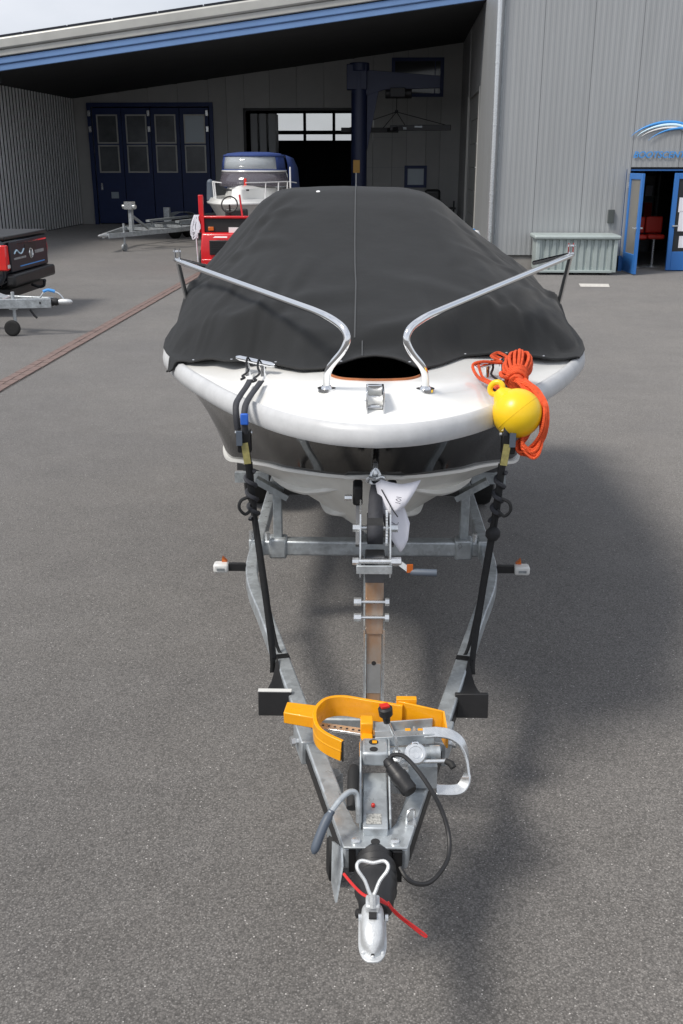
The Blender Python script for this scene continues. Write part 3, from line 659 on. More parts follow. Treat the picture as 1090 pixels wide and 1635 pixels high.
for s in (-1, 1):
    for (x1, y1, a) in ((.55, 4.35, .016), (.4, 4.75, .014), (.30, 5.15, .010), (.62, 4.15, .014), (.75, 4.2, .015), (.5, 5.3, .012), (.6, 5.6, .012), (.86, 4.35, .014)):
        fold(s * .92, 5.06, s * x1 + rf_.uniform(-.04, .04), y1 + rf_.uniform(-.05, .05), .030, a)
    for _ in range(7):
        x0 = s * rf_.uniform(.15, .82); y0 = float(np.interp(x0 / .87, U, yh)); fold(x0, y0 + .0, x0 * rf_.uniform(.75, 1.05) + rf_.uniform(-.1, .1), y0 + rf_.uniform(.3, .75), rf_.uniform(.02, .035), rf_.uniform(.006, .014))
    for _ in range(6):
        x0 = s * rf_.uniform(.3, .8); y0 = rf_.uniform(4.4, 5.5); fold(x0, y0, x0 + s * rf_.uniform(.05, .25), y0 + rf_.uniform(.25, .5) * rf_.choice((-1, 1)), rf_.uniform(.025, .05), rf_.uniform(.006, .012))
fold(-.32, 3.62, .55, 4.1, .05, .018); fold(-.7, 4.05, .05, 4.2, .06, .012); fold(.7, 4.1, -.1, 4.35, .06, .010); fold(.25, 3.75, .62, 4.25, .035, .020)
fold(-.45, 5.35, -.85, 4.55, .05, .018); fold(-.36, 5.3, -.72, 4.5, .04, .012); fold(.42, 5.35, .86, 4.6, .05, .014)
for s in (-1, 1): Z += .05 * np.exp(-(((X - s * .92) ** 2 + (Y - 5.06) ** 2) / .05 ** 2))
nz = np.zeros_like(Z)
for i in range(NV):
    for j in range(NU): nz[i, j] = noise.fractal(Vector((X[i, j] * 3.1, Y[i, j] * 3.1, 0)), 1.0, 2.0, 4) * .003
Z += nz * np.clip((1 - np.abs(UU)) / .06, 0, 1) * np.clip((Y - yh[None, :]) / .1, .3, 1)
T_ = np.interp(Y, ow[:, 0], ow[:, 1]) - np.abs(X)
Z = np.maximum(Z, np.interp(T_, [-.012, -.006, 0, .006, .02, .05, .15, .3], [1.462, 1.478, 1.496, 1.507, 1.511, 1.516, 1.546, 1.577]))
P = [[(float(X[i, j]), float(Y[i, j]), float(Z[i, j])) for j in range(NU)] for i in range(NV)]
# side flap hanging over the rub rail
for i in range(NV):
    q0, q1 = P[i][0], P[i][-1]; fl = .004
    P[i] = [(q0[0] - .006, q0[1], q0[2] - fl)] + P[i] + [(q1[0] + .006, q1[1], q1[2] - fl)]
cover = MB().grid(P).build('boat_cover', 'cover', None, BO, (0, 5.4, 1.43), solid=.003, fix=False, ang=70)
tag(cover, 'dark charcoal canvas cover stretched over the boat with a centre seam', 'boat cover')
jc = NU // 2 + 1
def on(i, j, d=.003): return (P[i][j][0], P[i][j][1], P[i][j][2] + d)
sm = []
for i in range(10, 96): sm.append(on(i, jc - 8, .0025))
MB().sweep(sm, [(-.003, 0), (.003, 0), (.003, .002), (-.003, .002)]).build('seam', 'thread', cover)
MB().sweep([on(i, jc - 5, .0025) for i in range(1, 10)], [(-.0025, 0), (.0025, 0), (.0025, .002), (-.0025, .002)]).build('seam', 'thread', cover)
MB().tube([on(0, j, .0) for j in range(0, NU + 2, 1)], .0045, 6).build('hem', 'hem', cover)
for j in (14, 33, 52, 78, 104, 128, 146, 163): MB().lathe(on(2, j, .002), (0, -.2, 1), [(0, .0055), (.002, .0055), (.0035, .003)], 10).build('press_stud', 'stud', cover)
MB().lathe(on(78, 66, .002), (0, -.4, 1), [(0, .011), (.002, .010)], 9).build('bird_dropping', 'white', cover)

# ------------------------------------------------------------------ trailer under the boat
tr = thing('boat_trailer', 'galvanised boat trailer with winch post and long drawbar carrying the covered boat', 'trailer', BO, (0, 4.5, 0))
for s in (-1, 1):
    cpts = [(s * .062, 2.33, .445), (s * .225, 2.97, .445), (s * .352, 3.47, .445), (s * .465, 3.91, .445)] + [tuple(p) for p in cr([(s * .465, 3.91, .445), (s * .535, 4.17, .445), (s * .572, 4.42, .445), (s * .575, 4.75, .445)], 5)][1:] + [(s * .575, 7.5, .445)]
    MB().sweep(cpts, [(-.028, -.035), (.028, -.035), (.028, .035), (-.028, .035)]).build('side_rail', 'galv', tr, bevel=.006)
    # dark recessed flank of the front rail (open channel)
    MB().beam((s * .098, 2.36, .437), (s * .352 + s * .031, 3.47, .437), .004, .046).build('rail_flank', 'blackmetal', tr)
    MB().rz((s * .222, 2.93, .445), (.075, .15, .088), -s * R(14.3)).build('rail_joint', 'galv', tr, bevel=.005)
    MB().cyl((s * .17, 2.91, .46), (s * .275, 2.90, .46), .009, 8).cyl((s * .265, 2.905, .46), (s * .278, 2.90, .46), .017, 6).build('joint_bolt', 'zinc', tr)
    MB().rz((s * .358, 3.465, .483), (.068, .03, .004), -s * R(14)).build('rail_strap_band', 'blackmetal', tr)
    MB().rz((s * .578, 4.74, .45), (.075, .12, .10), 0).build('cross_clamp', 'galv', tr, bevel=.008)
    MB().cyl((s * .52, 4.68, .50), (s * .52, 4.68, .54), .013, 8).cyl((s * .60, 4.69, .50), (s * .60, 4.69, .545), .013, 8).build('clamp_bolt', 'zinc', tr)
    # bunk support
    x = s * .47
    MB().b2((x - .022, 4.715, .48), (x + .022, 4.76, .75)).build('bunk_post', 'galv_old', tr, bevel=.004)
    MB().b2((x - .045, 4.69, .39), (x + .045, 4.775, .50)).build('bunk_bracket', 'galv', tr, bevel=.012)
    MB().b2((x - .04, 4.70, .735), (x + .055 * (1 if s < 0 else -1) + .0, 4.71, .80)).build('bunk_hinge', 'galv_old', tr)
    MB().beam((x - s * .10, 4.62, .775), (x - s * .02, 5.7, .80), .11, .035).build('bunk', 'rubber', tr, bevel=.008)
    MB().beam((s * .41, 4.64, .74), (s * .565, 4.64, .83), .03, .05, (0, 1, 0)).build('bunk_arm', 'galv_old', tr)
    # side marker lamp on its arm
    la = MB().b2((min(s * .60, s * .70), 4.39, .45), (max(s * .60, s * .70), 4.415, .485)).build('marker_arm', 'plastic', tr)
    MB().b2((s * .715 - .036, 4.365, .447), (s * .715 + .036, 4.42, .492)).build('marker_lens', 'lens', la, bevel=.01)
    MB().b2((s * .715 - .018, 4.36, .463), (s * .715 + .018, 4.3655, .474)).build('marker_bulb', 'galv_old', la)
    MB().prism([(s * .70 - .013, 4.40, .4925), (s * .70 + .013, 4.40, .4925), (s * .70 + .010 * s, 4.40, .517)], (0, .025, 0)).build('amber_reflector', 'amber', la)
    # wheel, tyre, mudguard
    wh = MB().lathe((s * .70, 6.75, .29), (s, 0, 0), [(0, .10), (.02, .17), (.04, .175), (.12, .175), (.14, .165), (.145, .09), (.16, .05)], 24).build('wheel', 'galv_old', tr)
    MB().lathe((s * .685, 6.75, .29), (s, 0, 0), [(0, .18), (.0, .24), (.02, .275), (.05, .288), (.13, .288), (.16, .275), (.175, .24), (.172, .18)], 32).build('tyre', 'rubber', wh)
    arc = [(s * .775, 6.75 - .36 * math.cos(t), .29 + .36 * math.sin(t)) for t in [R(a) for a in range(8, 173, 12)]]
    MB().sweep(arc, [(-.11, 0), (.11, 0), (.11, .006), (-.11, .006)], up=(1, 0, 0) if False else (0, 0, 1)).build('mudguard', 'plastic', tr)
    MB().b2((min(s * .60, s * .80), 5.62, .50), (max(s * .60, s * .80), 5.66, .56)).build('mudguard_bracket', 'galv_old', tr)
MB().b2((-.55, 4.70, .405), (.55, 4.775, .485)).build('cross_beam', 'galv', tr, bevel=.01)
MB().b2((-.55, 6.71, .34), (.55, 6.79, .41)).b2((-.71, 6.72, .27), (-.55, 6.78, .345)).b2((.55, 6.72, .27), (.71, 6.78, .345)).build('axle', 'galv_old', tr, bevel=.01)
MB().b2((-.55, 7.42, .41), (.55, 7.48, .48)).build('cross_beam', 'galv_old', tr, bevel=.01)
MB().b2((-.20, 3.02, .42), (.20, 3.075, .475)).build('cross_beam', 'galv_old', tr, bevel=.006)
MB().b2((-.035, 3.2, .40), (.035, 7.42, .44)).build('centre_beam', 'galv_old', tr, bevel=.006)
for y in (4.72, 6.2): MB().b2((-.06, y - .02, .485), (-.045, y + .02, .66)).b2((.045, y - .02, .485), (.06, y + .02, .66)).lathe((-.045, y, .65 if y < 5 else .60), (1, 0, 0), [(0, .045), (.045, .03), (.09, .045)], 16).build('keel_roller', 'rubber', tr)
# winch post
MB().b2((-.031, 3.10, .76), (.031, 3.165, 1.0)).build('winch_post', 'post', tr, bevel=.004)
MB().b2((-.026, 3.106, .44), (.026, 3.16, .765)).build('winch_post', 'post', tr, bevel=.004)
for s in (-1, 1): MB().b2((s * .0335 - .003, 3.096, .42), (s * .0335 + .003, 3.17, .78)).build('post_cheek', 'zinc', tr)
MB().b2((-.0245, 3.1045, .53), (.0245, 3.106, .645)).build('post_plate', 'postslot', tr)
MB().cyl((0, 3.1035, .648), (0, 3.106, .648), .008, 12).build('post_hole', 'dark', tr)
MB().b2((-.033, 3.095, .955), (.033, 3.17, 1.05)).build('post_head', 'postdark', tr, bevel=.004)
for z in (.888, .83):
    MB().cyl((-.055, 3.092, z), (.05, 3.092, z), .006, 8).cyl((-.07, 3.092, z), (-.045, 3.092, z), .014, 6).cyl((.036, 3.092, z), (.05, 3.092, z), .014, 6).build('post_bolt', 'zinc', tr)
# winch: cheeks, rods, drum, gear, webbing, crank
wn = MB().prism([(-.052, 3.04, 1.0), (-.052, 3.19, 1.0), (-.052, 3.23, 1.12), (-.052, 3.19, 1.22), (-.052, 3.10, 1.20), (-.052, 3.04, 1.08)], (.005, 0, 0)).prism([(.047, 3.04, 1.0), (.047, 3.19, 1.0), (.047, 3.23, 1.12), (.047, 3.19, 1.22), (.047, 3.10, 1.20), (.047, 3.04, 1.08)], (.005, 0, 0)).build('winch', 'zinc', tr)
MB().cyl((-.075, 3.045, 1.055), (.075, 3.045, 1.055), .009, 10).cyl((-.062, 3.12, 1.145), (.062, 3.12, 1.145), .008, 10).cyl((-.075, 3.12, 1.145), (-.052, 3.12, 1.145), .014, 6).cyl((.052, 3.12, 1.145), (.075, 3.12, 1.145), .014, 6).cyl((.052, 3.045, 1.055), (.085, 3.045, 1.055), .015, 6).cyl((-.075, 3.045, 1.055), (-.055, 3.045, 1.055), .013, 8).build('winch_rod', 'zinc', wn)
MB().b2((-.062, 3.03, 1.015), (.056, 3.036, 1.045)).b2((-.06, 3.036, 1.015), (.05, 3.095, 1.022)).build('winch_base', 'galv', wn, bevel=.002)
tt = []
for i in range(72):
    r_ = .062 if i % 2 else .056; t = 2 * math.pi * i / 72; tt.append((.034, 3.135 + r_ * math.cos(t), 1.14 + r_ * math.sin(t)))
MB().prism(tt, (.007, 0, 0)).build('winch_gear', 'zinc', wn)
MB().lathe((-.028, 3.135, 1.14), (1, 0, 0), [(0, .05), (.054, .05)], 24).build('webbing_roll', 'web', wn)
MB().grid([[(-.026 * q, y, z), (.026 * q, y, z)] for (y, z, q) in ((3.088, 1.10, 1), (3.082, 1.135, 1), (3.09, 1.16, 1), (3.14, 1.21, .95), (3.19, 1.245, .8), (3.225, 1.268, .5), (3.235, 1.275, .35))]).build('winch_webbing', 'webgrey', wn, solid=.004)
MB().tube(cr([(-.016, 3.225, 1.27), (0, 3.222, 1.262), (.016, 3.225, 1.27), (.012, 3.236, 1.30), (0, 3.24, 1.315), (-.012, 3.236, 1.30)], 4, True), .006, 8, True).tube(cr([(-.028, 3.22, 1.275), (-.02, 3.215, 1.29), (0, 3.22, 1.283), (.022, 3.215, 1.293), (.03, 3.222, 1.28), (.01, 3.222, 1.265)], 4), .0065, 8).build('winch_hook', 'zinc', wn)
cw = MB().beam((.075, 3.045, 1.055), (.118, 3.01, 1.035), .018, .006, (0, 1, 0)).build('crank_arm', 'zinc', wn)
MB().tube([(.112, 3.01, 1.035), (.125, 3.005, 1.035), (.20, 3.0, 1.035)], [.010, .012, .012], 12).build('crank_grip', 'griprubber', wn)
MB().rz((.112, 3.0, 1.05), (.02, .004, .028), R(10)).build('crank_label', 'amber', wn)
# bow stop
for s in (-1, 1):
    bs = MB().b2((s * .06 - .017, 3.27, 1.17), (s * .06 + .017, 3.36, 1.24)).build('bow_stop', 'rubber', tr, bevel=.008)
    MB().beam((s * .06, 3.20, 1.05), (s * .06, 3.30, 1.18), .012, .03).build('bow_stop_arm', 'postdark', bs)
MB().cyl((-.105, 3.27, 1.2), (-.08, 3.27, 1.2), .012, 8).build('bow_stop_bolt', 'zinc', bs)
# drawbar head: notched plate, overrun housing, bellows, coupling
hw = lambda y: .062 + .03 + (y - 2.33) * .255
poly = [(-hw(2.32), 2.32), (hw(2.32), 2.32), (hw(2.58), 2.58), (hw(2.58) - .045, 2.58), (.068, 2.46), (.06, 2.43), (.045, 2.405), (.02, 2.392), (-.02, 2.392), (-.045, 2.405), (-.06, 2.43), (-.068, 2.46), (-hw(2.58) + .045, 2.58), (-hw(2.58), 2.58)]
MB().prism([(a, b, .481) for a, b in poly], (0, 0, .007)).build('drawbar_plate', 'galv', tr, bevel=.002)
for s in (-1, 1): MB().lathe((s * .055, 2.345, .488), (0, 0, 1), [(0, .014), (.006, .013), (.009, .006)], 14).build('plate_bolt', 'zinc', tr)
MB().cyl((0, 2.345, .487), (0, 2.345, .4895), .013, 18).build('plate_hole', 'dark', tr)
MB().b2((-.04, 2.34, .40), (.04, 2.62, .478)).build('overrun_tube', 'galv_old', tr, bevel=.006)
MB().prism([(-.036, 2.37, .48), (-.036, 2.60, .48), (-.036, 2.60, .545), (-.036, 2.37, .515)], (.072, 0, 0)).build('overrun_housing', 'galv', tr, bevel=.004)
for s in (-1, 1): MB().prism([(s * .040, 2.40, .48), (s * .040, 2.67, .48), (s * .040, 2.67, .62), (s * .040, 2.60, .62), (s * .040, 2.56, .575), (s * .040, 2.40, .525)], (s * .006, 0, 0)).build('housing_cheek', 'galv', tr, bevel=.002)
MB().b2((-.0395, 2.585, .575), (.0395, 2.672, .622)).build('housing_top', 'galv', tr, bevel=.008)
for y in (2.606, 2.645): MB().cyl((-.004, y, .6215), (-.004, y, .6232), .0145 if y > 2.62 else .0125, 16).build('top_hole', 'dark', tr)
MB().b2((-.008, 2.637, .6232), (.006, 2.651, .6245)).build('hole_dab', 'orange', tr)
MB().lathe((-.006, 2.455, .528), (0, -.1, 1), [(0, .006), (.007, .0055), (.009, .003)], 10).build('red_plug', 'redplastic', tr)
MB().add([(-.026, 2.385, .5185), (.018, 2.385, .5185), (.018, 2.425, .524), (-.026, 2.425, .524)], [(0, 1, 2, 3)]).build('type_plate', 'label', tr)
MB().lathe((0, 2.335, .44), (0, -1, .02), [(0, .05), (.015, .055), (.03, .048), (.045, .058), (.06, .05), (.075, .06), (.09, .052), (.105, .06), (.12, .054), (.14, .058), (.16, .05), (.2, .046), (.22, .03)], 24).build('bellows', 'bellows', tr)
MB().b2((-.075, 2.325, .40), (-.055, 2.345, .48)).build('bellows_bracket', 'blackmetal', tr); MB().b2((.05, 2.31, .38), (.075, 2.345, .48)).build('bellows_bracket', 'blackmetal', tr)
# coupling head: rounded pressed shell with flange, and its loop handle
rows = []; yy0, yy1 = 2.09, 1.957
for (t, hwid, top) in ((0, .027, .494), (.06, .030, .503), (.2, .031, .508), (.4, .031, .507), (.6, .0305, .502), (.75, .028, .494), (.86, .022, .483), (.93, .014, .470), (.98, .005, .455)):
    y = yy0 + (yy1 - yy0) * t; row = []
    for q in range(13):
        a = math.pi * q / 12; ca, sa = math.cos(a), math.sin(a)
        row.append((-.010 + hwid * math.copysign(abs(ca) ** .6, ca), y, .440 + (top - .440) * abs(sa) ** .55))
    rows.append(row)
cp = MB().grid(rows).build('coupling', 'cast', tr, fix=True, ang=50)
fl = [(-.010 + .036 * math.copysign(abs(math.cos(a)) ** .7, math.cos(a)), 2.012 - .066 * math.sin(a), .436) for a in [math.pi * q / 14 for q in range(15)]]
fl = [(.026, 2.085, .436)] + fl + [(-.046, 2.085, .436)]
MB().prism(fl, (0, 0, .006)).build('coupling_flange', 'cast', cp, bevel=.0015)
for x in (-.034, -.010, .014): MB().ball((x, 1.962 + abs(x + .01) * .55, .442), .0065, 10).build('flange_lug', 'cast', cp)
MB().lathe((-.055, 2.075, .475), (1, 0, 0), [(0, .006), (.004, .012), (.012, .012), (.02, .008)], 12).build('wear_knob', 'rubber', cp)
for x in (-.046, .022): MB().lathe((x, 2.06, .475), (1, 0, 0), [(0, .010), (.008, .010)], 8).build('coupling_bolt', 'zinc', cp)
MB().b2((-.028, 2.04, .505), (.008, 2.085, .528)).build('handle_pivot', 'cast', cp, bevel=.005)
MB().b2((-.020, 2.020, .506), (.0, 2.042, .511)).build('pivot_slot', 'dark', cp)
hd = cr([(-.012, 2.055, .545), (-.030, 2.075, .577), (-.048, 2.090, .597), (-.050, 2.102, .607), (-.038, 2.110, .611), (-.010, 2.106, .608), (.016, 2.110, .611), (.028, 2.102, .607), (.026, 2.090, .597), (.007, 2.075, .577)], 4, True)
MB().tube(hd, .0048, 8, True).tube([(-.011, 2.058, .552), (-.010, 2.045, .52)], .010, 8).build('coupling_handle', 'cast', cp)
# breakaway cable (red), electric cable and plug, fin plate
MB().tube(cr([(-.086, 2.20, .495), (-.06, 2.15, .50), (-.03, 2.10, .51), (.005, 2.085, .515), (.03, 2.085, .495)], 5), .0042, 6).tube(cr([(.0, 2.08, .514), (.035, 2.085, .49), (.065, 2.095, .45), (.10, 2.10, .415), (.132, 2.10, .386), (.125, 2.10, .383), (.09, 2.10, .415), (.05, 2.09, .462), (.03, 2.08, .50)], 5), .0028, 6).tube(cr([(.03, 2.09, .50), (.045, 2.09, .475), (.07, 2.1, .44), (.115, 2.1, .395)], 4), .0028, 6).build('breakaway_cable', 'redcord', tr)
MB().prism([(-.125, 2.42, .43), (-.125, 2.34, .35), (-.112, 2.27, .34), (-.095, 2.30, .44), (-.098, 2.34, .47)], (.006, 0, 0)).build('fin_plate', 'galv', tr)
MB().tube(cr([(.038, 2.55, .61), (.05, 2.565, .628), (.085, 2.555, .632), (.125, 2.515, .61), (.165, 2.47, .57), (.195, 2.44, .52), (.212, 2.40, .47), (.208, 2.35, .44), (.185, 2.30, .43), (.15, 2.262, .42), (.113, 2.25, .425), (.085, 2.255, .44), (.068, 2.28, .455)], 6), .0065, 8).build('lighting_cable', 'plastic', tr)
pl = MB().lathe((.034, 2.565, .612), (.55, -.75, -.36), [(0, .012), (.01, .017), (.025, .017), (.03, .023), (.06, .024), (.062, .027), (.085, .027), (.09, .024), (.118, .025), (.125, .02)], 20).build('trailer_plug', 'plastic', tr)
MB().b2((.045, 2.56, .575), (.10, 2.60, .581)).b2((.045, 2.56, .48), (.05, 2.60, .58)).build('plug_bracket', 'zinc', tr)
MB().tube(cr([(.092, 2.43, .488), (.092, 2.43, .515), (.10, 2.44, .528), (.113, 2.45, .52), (.113, 2.45, .488)], 4), .004, 6).b2((.09, 2.415, .488), (.118, 2.455, .493)).build('plug_holder', 'zinc', tr)
# hand brake lever with grey grip, gas strut beside the housing
MB().tube(cr([(-.047, 2.39, .52), (-.049, 2.40, .56), (-.055, 2.415, .597), (-.075, 2.405, .61), (-.10, 2.375, .605), (-.128, 2.34, .585)], 5), .0085, 10).build('brake_lever', 'galv', tr)
MB().tube(cr([(-.122, 2.347, .589), (-.14, 2.325, .566), (-.158, 2.30, .53), (-.172, 2.28, .495)], 5), [.010] * 3 + [.013] * 10 + [.012, .009, .004], 12).build('brake_grip', 'griprubber', tr)
MB().tube([(-.062, 2.54, .60), (-.064, 2.52, .60), (-.066, 2.42, .545)], [.014, .0175, .0175], 14).build('gas_strut', 'rubber', tr)
# knob lever standing on the housing side
lv = MB().tube(cr([(.066, 2.615, .60), (.064, 2.618, .645), (.052, 2.62, .675), (.03, 2.604, .735)], 4), .005, 8).build('release_lever', 'zinc', tr)
MB().lathe((.0345, 2.607, .715), (-.12, -.06, 1), [(0, .010), (.022, .013), (.028, .021), (.05, .022), (.056, .017)], 14).build('lever_knob', 'plastic', lv)
MB().rz((.0265, 2.603, .7735), (.026, .022, .006), R(20)).build('knob_cap', 'redplastic', lv)
MB().lathe((.066, 2.615, .57), (0, 0, 1), [(0, .026), (.02, .026), (.022, .016), (.04, .015)], 6).b2((.042, 2.585, .478), (.10, 2.65, .572)).build('lever_base', 'zinc', lv, bevel=.002)
# jockey leg so that the drawbar stands on something
jk = MB().cyl((-.13, 2.78, .06), (-.13, 2.78, .42), .024, 14).b2((-.165, 2.755, .33), (-.10, 2.805, .40)).build('jockey_leg', 'galv_old', tr)
MB().lathe((-.155, 2.80, .10), (1, 0, 0), [(0, .07), (.01, .098), (.04, .098), (.05, .07)], 22).build('jockey_wheel', 'rubber', jk)

# ------------------------------------------------------------------ things standing on the trailer
for s in (-1, 1):
    lab = 'black plastic wheel chock with a pale top edge beside the yellow clamp block' if s < 0 else 'plain black plastic wheel chock on the rail beside the padlock side'
    x0, x1 = sorted((s * .295, s * .415)); pts = []
    for i in range(9):
        a = i / 8 * math.pi / 2; pts.append((3.40 - .20 * math.sin(a), .37 + .12 + .0 - .0 + (.0) - .0 + .0, 0))
    sec = [(3.17, .405), (3.19, .49)] + [(3.19 + .24 * (1 - math.cos(a)) , .49 - .0 * a + .10 * math.sin(a) * (a > 0) * .0 - .04 * math.sin(a)) for a in [i / 6 * math.pi / 2 for i in range(1, 7)]] + [(3.43, .37), (3.19, .385)]
    wc = thing('wheel_chock', lab, 'wheel chock', BO, ((x0 + x1) / 2, 3.28, .38), 'black wheel chocks on the drawbar')
    MB().prism([(x0, 3.16, .40), (x0, 3.19, .402), (x0, 3.19, .49), (x0, 3.172, .492)], (x1 - x0, 0, 0)).build('chock_foot', 'plastic', wc, bevel=.003)
    top = [(3.19, .488), (3.215, .47), (3.25, .462), (3.30, .462), (3.36, .475), (3.43, .50)]
    rows = []
    for (y, z) in top:
        f = (y - 3.19) / .24; inner = s * .31 + s * (y - 3.19) * .235; outer = s * .415 + s * (-.085 * f ** .6 + (y - 3.19) * .16)
        rows.append([(inner, y, .41), (inner, y, z), (outer, y, z), (outer, y, .41)])
    MB().grid(rows, True).build('chock_body', 'plastic', wc)
    if s < 0: MB().b2((x0, 3.170, .4925), (x1, 3.19, .4955)).build('chock_edge', 'lens', wc)
    MB().b2(*(((x0, 3.30, .44), (x0 + .02, 3.32, .46)) if s > 0 else ((x1 - .02, 3.30, .44), (x1, 3.32, .46)))).build('chock_pin', 'zinc', wc)

ck = thing('wheel_clamp', 'orange yellow wheel clamp with steel hook arm lying across the drawbar', 'wheel clamp', BO, (0, 2.75, .49))
arm = cr([(.09, 2.80, .625), (-.02, 2.832, .625), (-.10, 2.855, .625), (-.155, 2.84, .625), (-.185, 2.785, .625), (-.188, 2.73, .622), (-.175, 2.68, .618), (-.145, 2.645, .614), (-.10, 2.615, .61)], 6)
MB().sweep(arm, [(-.006, -.036), (.006, -.036), (.006, -.002), (.008, 0), (.006, .002), (.006, .036), (-.006, .036)]).build('clamp_arm', 'orange', ck, bevel=.002)
MB().box(arm[-1] + Vector((.002, -.0015, -.018)), (.006, .014, .03)).box(arm[-1] + Vector((.002, -.0015, .018)), (.006, .014, .03)).build('arm_end_pad', 'rubber', ck)
MB().prism([(-.292, 2.80, .59), (-.178, 2.765, .59), (-.178, 2.845, .59), (-.285, 2.868, .59)], (0, 0, .04)).build('clamp_block', 'orange', ck, bevel=.003)
MB().prism([(.075, 2.812, .57), (.215, 2.775, .565), (.215, 2.775, .655), (.075, 2.812, .668)], (.001, .007, 0)).build('clamp_plate', 'orange', ck, bevel=.0015)
MB().prism([(.215, 2.778, .655), (.226, 2.73, .60), (.226, 2.73, .55), (.215, 2.778, .55)], (.006, 0, 0)).build('clamp_plate', 'orange', ck)
MB().b2((.07, 2.812, .655), (.135, 2.835, .675)).build('plate_tab', 'orange', ck, bevel=.002)
MB().beam((-.20, 2.80, .585), (.03, 2.735, .59), .034, .010).build('sliding_bar', 'zinc', ck, bevel=.002)
for i in range(10):
    p = Vector((-.165, 2.790, .5895)).lerp(Vector((.01, 2.741, .5945)), i / 9); MB().cyl(p, p + Vector((0, 0, .0016)), .0045, 10).build('bar_hole', 'dark', ck)
MB().b2((-.045, 2.715, .59), (-.005, 2.765, .645)).prism([(-.048, 2.66, .555), (-.005, 2.655, .555), (-.005, 2.715, .555), (-.04, 2.72, .555)], (0, 0, .055)).build('bar_catch', 'orange', ck, bevel=.004)
# steel channel, its flanges, orange lugs showing in the slot
MB().prism([(0, 2.665, .592), (.185, 2.690, .592), (.185, 2.775, .592), (.0, 2.745, .592)], (0, 0, .005)).build('channel_base', 'galv', ck)
MB().prism([(0, 2.662, .592), (.185, 2.687, .592), (.185, 2.695, .592), (0, 2.670, .592)], (0, 0, .034)).prism([(0, 2.670, .621), (.185, 2.695, .621), (.185, 2.712, .621), (0, 2.70, .621)], (0, 0, .005)).prism([(0, 2.745, .592), (.185, 2.775, .592), (.185, 2.781, .592), (0, 2.751, .592)], (0, 0, .036)).prism([(0, 2.70, .6215), (.05, 2.704, .6215), (.05, 2.752, .6275), (0, 2.745, .6275)], (0, 0, .004)).build('channel_flange', 'galv', ck, bevel=.0015)
for x in (.105, .145): MB().b2((x - .009, 2.725, .597), (x + .009, 2.745, .612)).build('channel_lug', 'orange', ck, bevel=.002)
MB().cyl((.125, 2.70, .61), (.125, 2.752, .61), .005, 8).build('channel_pin', 'zinc', ck)
MB().cyl((.0, 2.645, .58), (.195, 2.66, .578), .019, 18).cyl((.17, 2.658, .578), (.20, 2.6605, .578), .023, 18).b2((.06, 2.60, .49), (.19, 2.64, .566)).build('lock_barrel', 'galv', ck)
hk = [Vector(p) for p in ((.15, 2.698, .624), (.19, 2.70, .626))] + cr([(.19, 2.70, .626), (.235, 2.70, .618), (.27, 2.695, .592), (.287, 2.68, .55), (.288, 2.66, .505), (.275, 2.635, .478), (.25, 2.625, .468), (.19, 2.625, .468)], 5)[1:]
MB().sweep(hk, [(-.0175, -.0045), (.0175, -.0045), (.0175, .0045), (-.0175, .0045)], up=(0, 1, .3)).build('hook_arm', 'galv', ck, bevel=.002) if False else MB().sweep(hk, [(-.0045, -.0175), (.0045, -.0175), (.0045, .0175), (-.0045, .0175)], up=(0, .85, .5)).build('hook_arm', 'zinc', ck, bevel=.002)
MB().cyl((.10, 2.578, .598), (.215, 2.585, .598), .0065, 10).build('lock_pin', 'zinc', ck); MB().tube([(.212, 2.585, .598), (.228, 2.575, .595), (.234, 2.565, .588)], [.009, .011, .010], 10).build('pin_cap', 'rubber', ck)
pdk = MB().lathe((.121, 2.597, .612), (.05, -.72, .68), [(0, .028), (.003, .033), (.014, .033), (.018, .029), (.0185, .021), (.0165, .020)], 28).build('padlock', 'zinc', None, BO, (.121, 2.597, .612))
tag(pdk, 'round silver disc padlock hanging on the wheel clamp', 'padlock')
MB().lathe((.123, 2.581, .618), (.05, -.72, .68), [(0, .009), (.003, .009)], 12).build('keyway', 'zinc', pdk); MB().tube(cr([(.110, 2.602, .632), (.115, 2.607, .645), (.127, 2.607, .645), (.132, 2.602, .632)], 4), .0045, 8).build('shackle', 'chrome', pdk)

# sheet of paper tied under the winch hook
def sheet(rows_): return MB().grid(rows_)
A0, A1 = [Vector(p) for p in ((.0, 3.20, 1.275), (.02, 3.195, 1.29), (.05, 3.19, 1.283), (.085, 3.185, 1.278), (.12, 3.185, 1.284), (.152, 3.19, 1.292))], [Vector(p) for p in ((.035, 3.165, 1.12), (.045, 3.16, 1.15), (.06, 3.155, 1.175), (.075, 3.15, 1.195), (.092, 3.155, 1.205), (.098, 3.16, 1.205))]
pn = tag(sheet([[a.lerp(b, t) + Vector((0, -.012 * math.sin(math.pi * t), 0)) for a, b in zip(A0, A1)] for t in [i / 6 for i in range(7)]]).build('paper_note', 'paper', None, BO, (.07, 3.17, 1.2), fix=False, solid=.0006), 'creased white paper note with handwriting hanging beside the winch strap', 'paper note')
B0 = [Vector(p) for p in ((.012, 3.215, 1.25), (.05, 3.205, 1.225), (.085, 3.195, 1.2), (.1, 3.19, 1.19))]; B1 = [Vector(p) for p in ((.055, 3.16, 1.09), (.07, 3.165, 1.10), (.105, 3.18, 1.125), (.118, 3.185, 1.14))]; B2 = [Vector(p) for p in ((.085, 3.155, 1.045), (.09, 3.155, 1.048), (.1, 3.16, 1.06), (.112, 3.165, 1.085))]
sheet([[a.lerp(b, t) for a, b in zip(B0, B1)] for t in (0, .25, .5, .75, 1)] + [[a.lerp(b, t) for a, b in zip(B1, B2)] for t in (.5, 1)]).build('lower_fold', 'paper', pn, fix=False, solid=.0006)
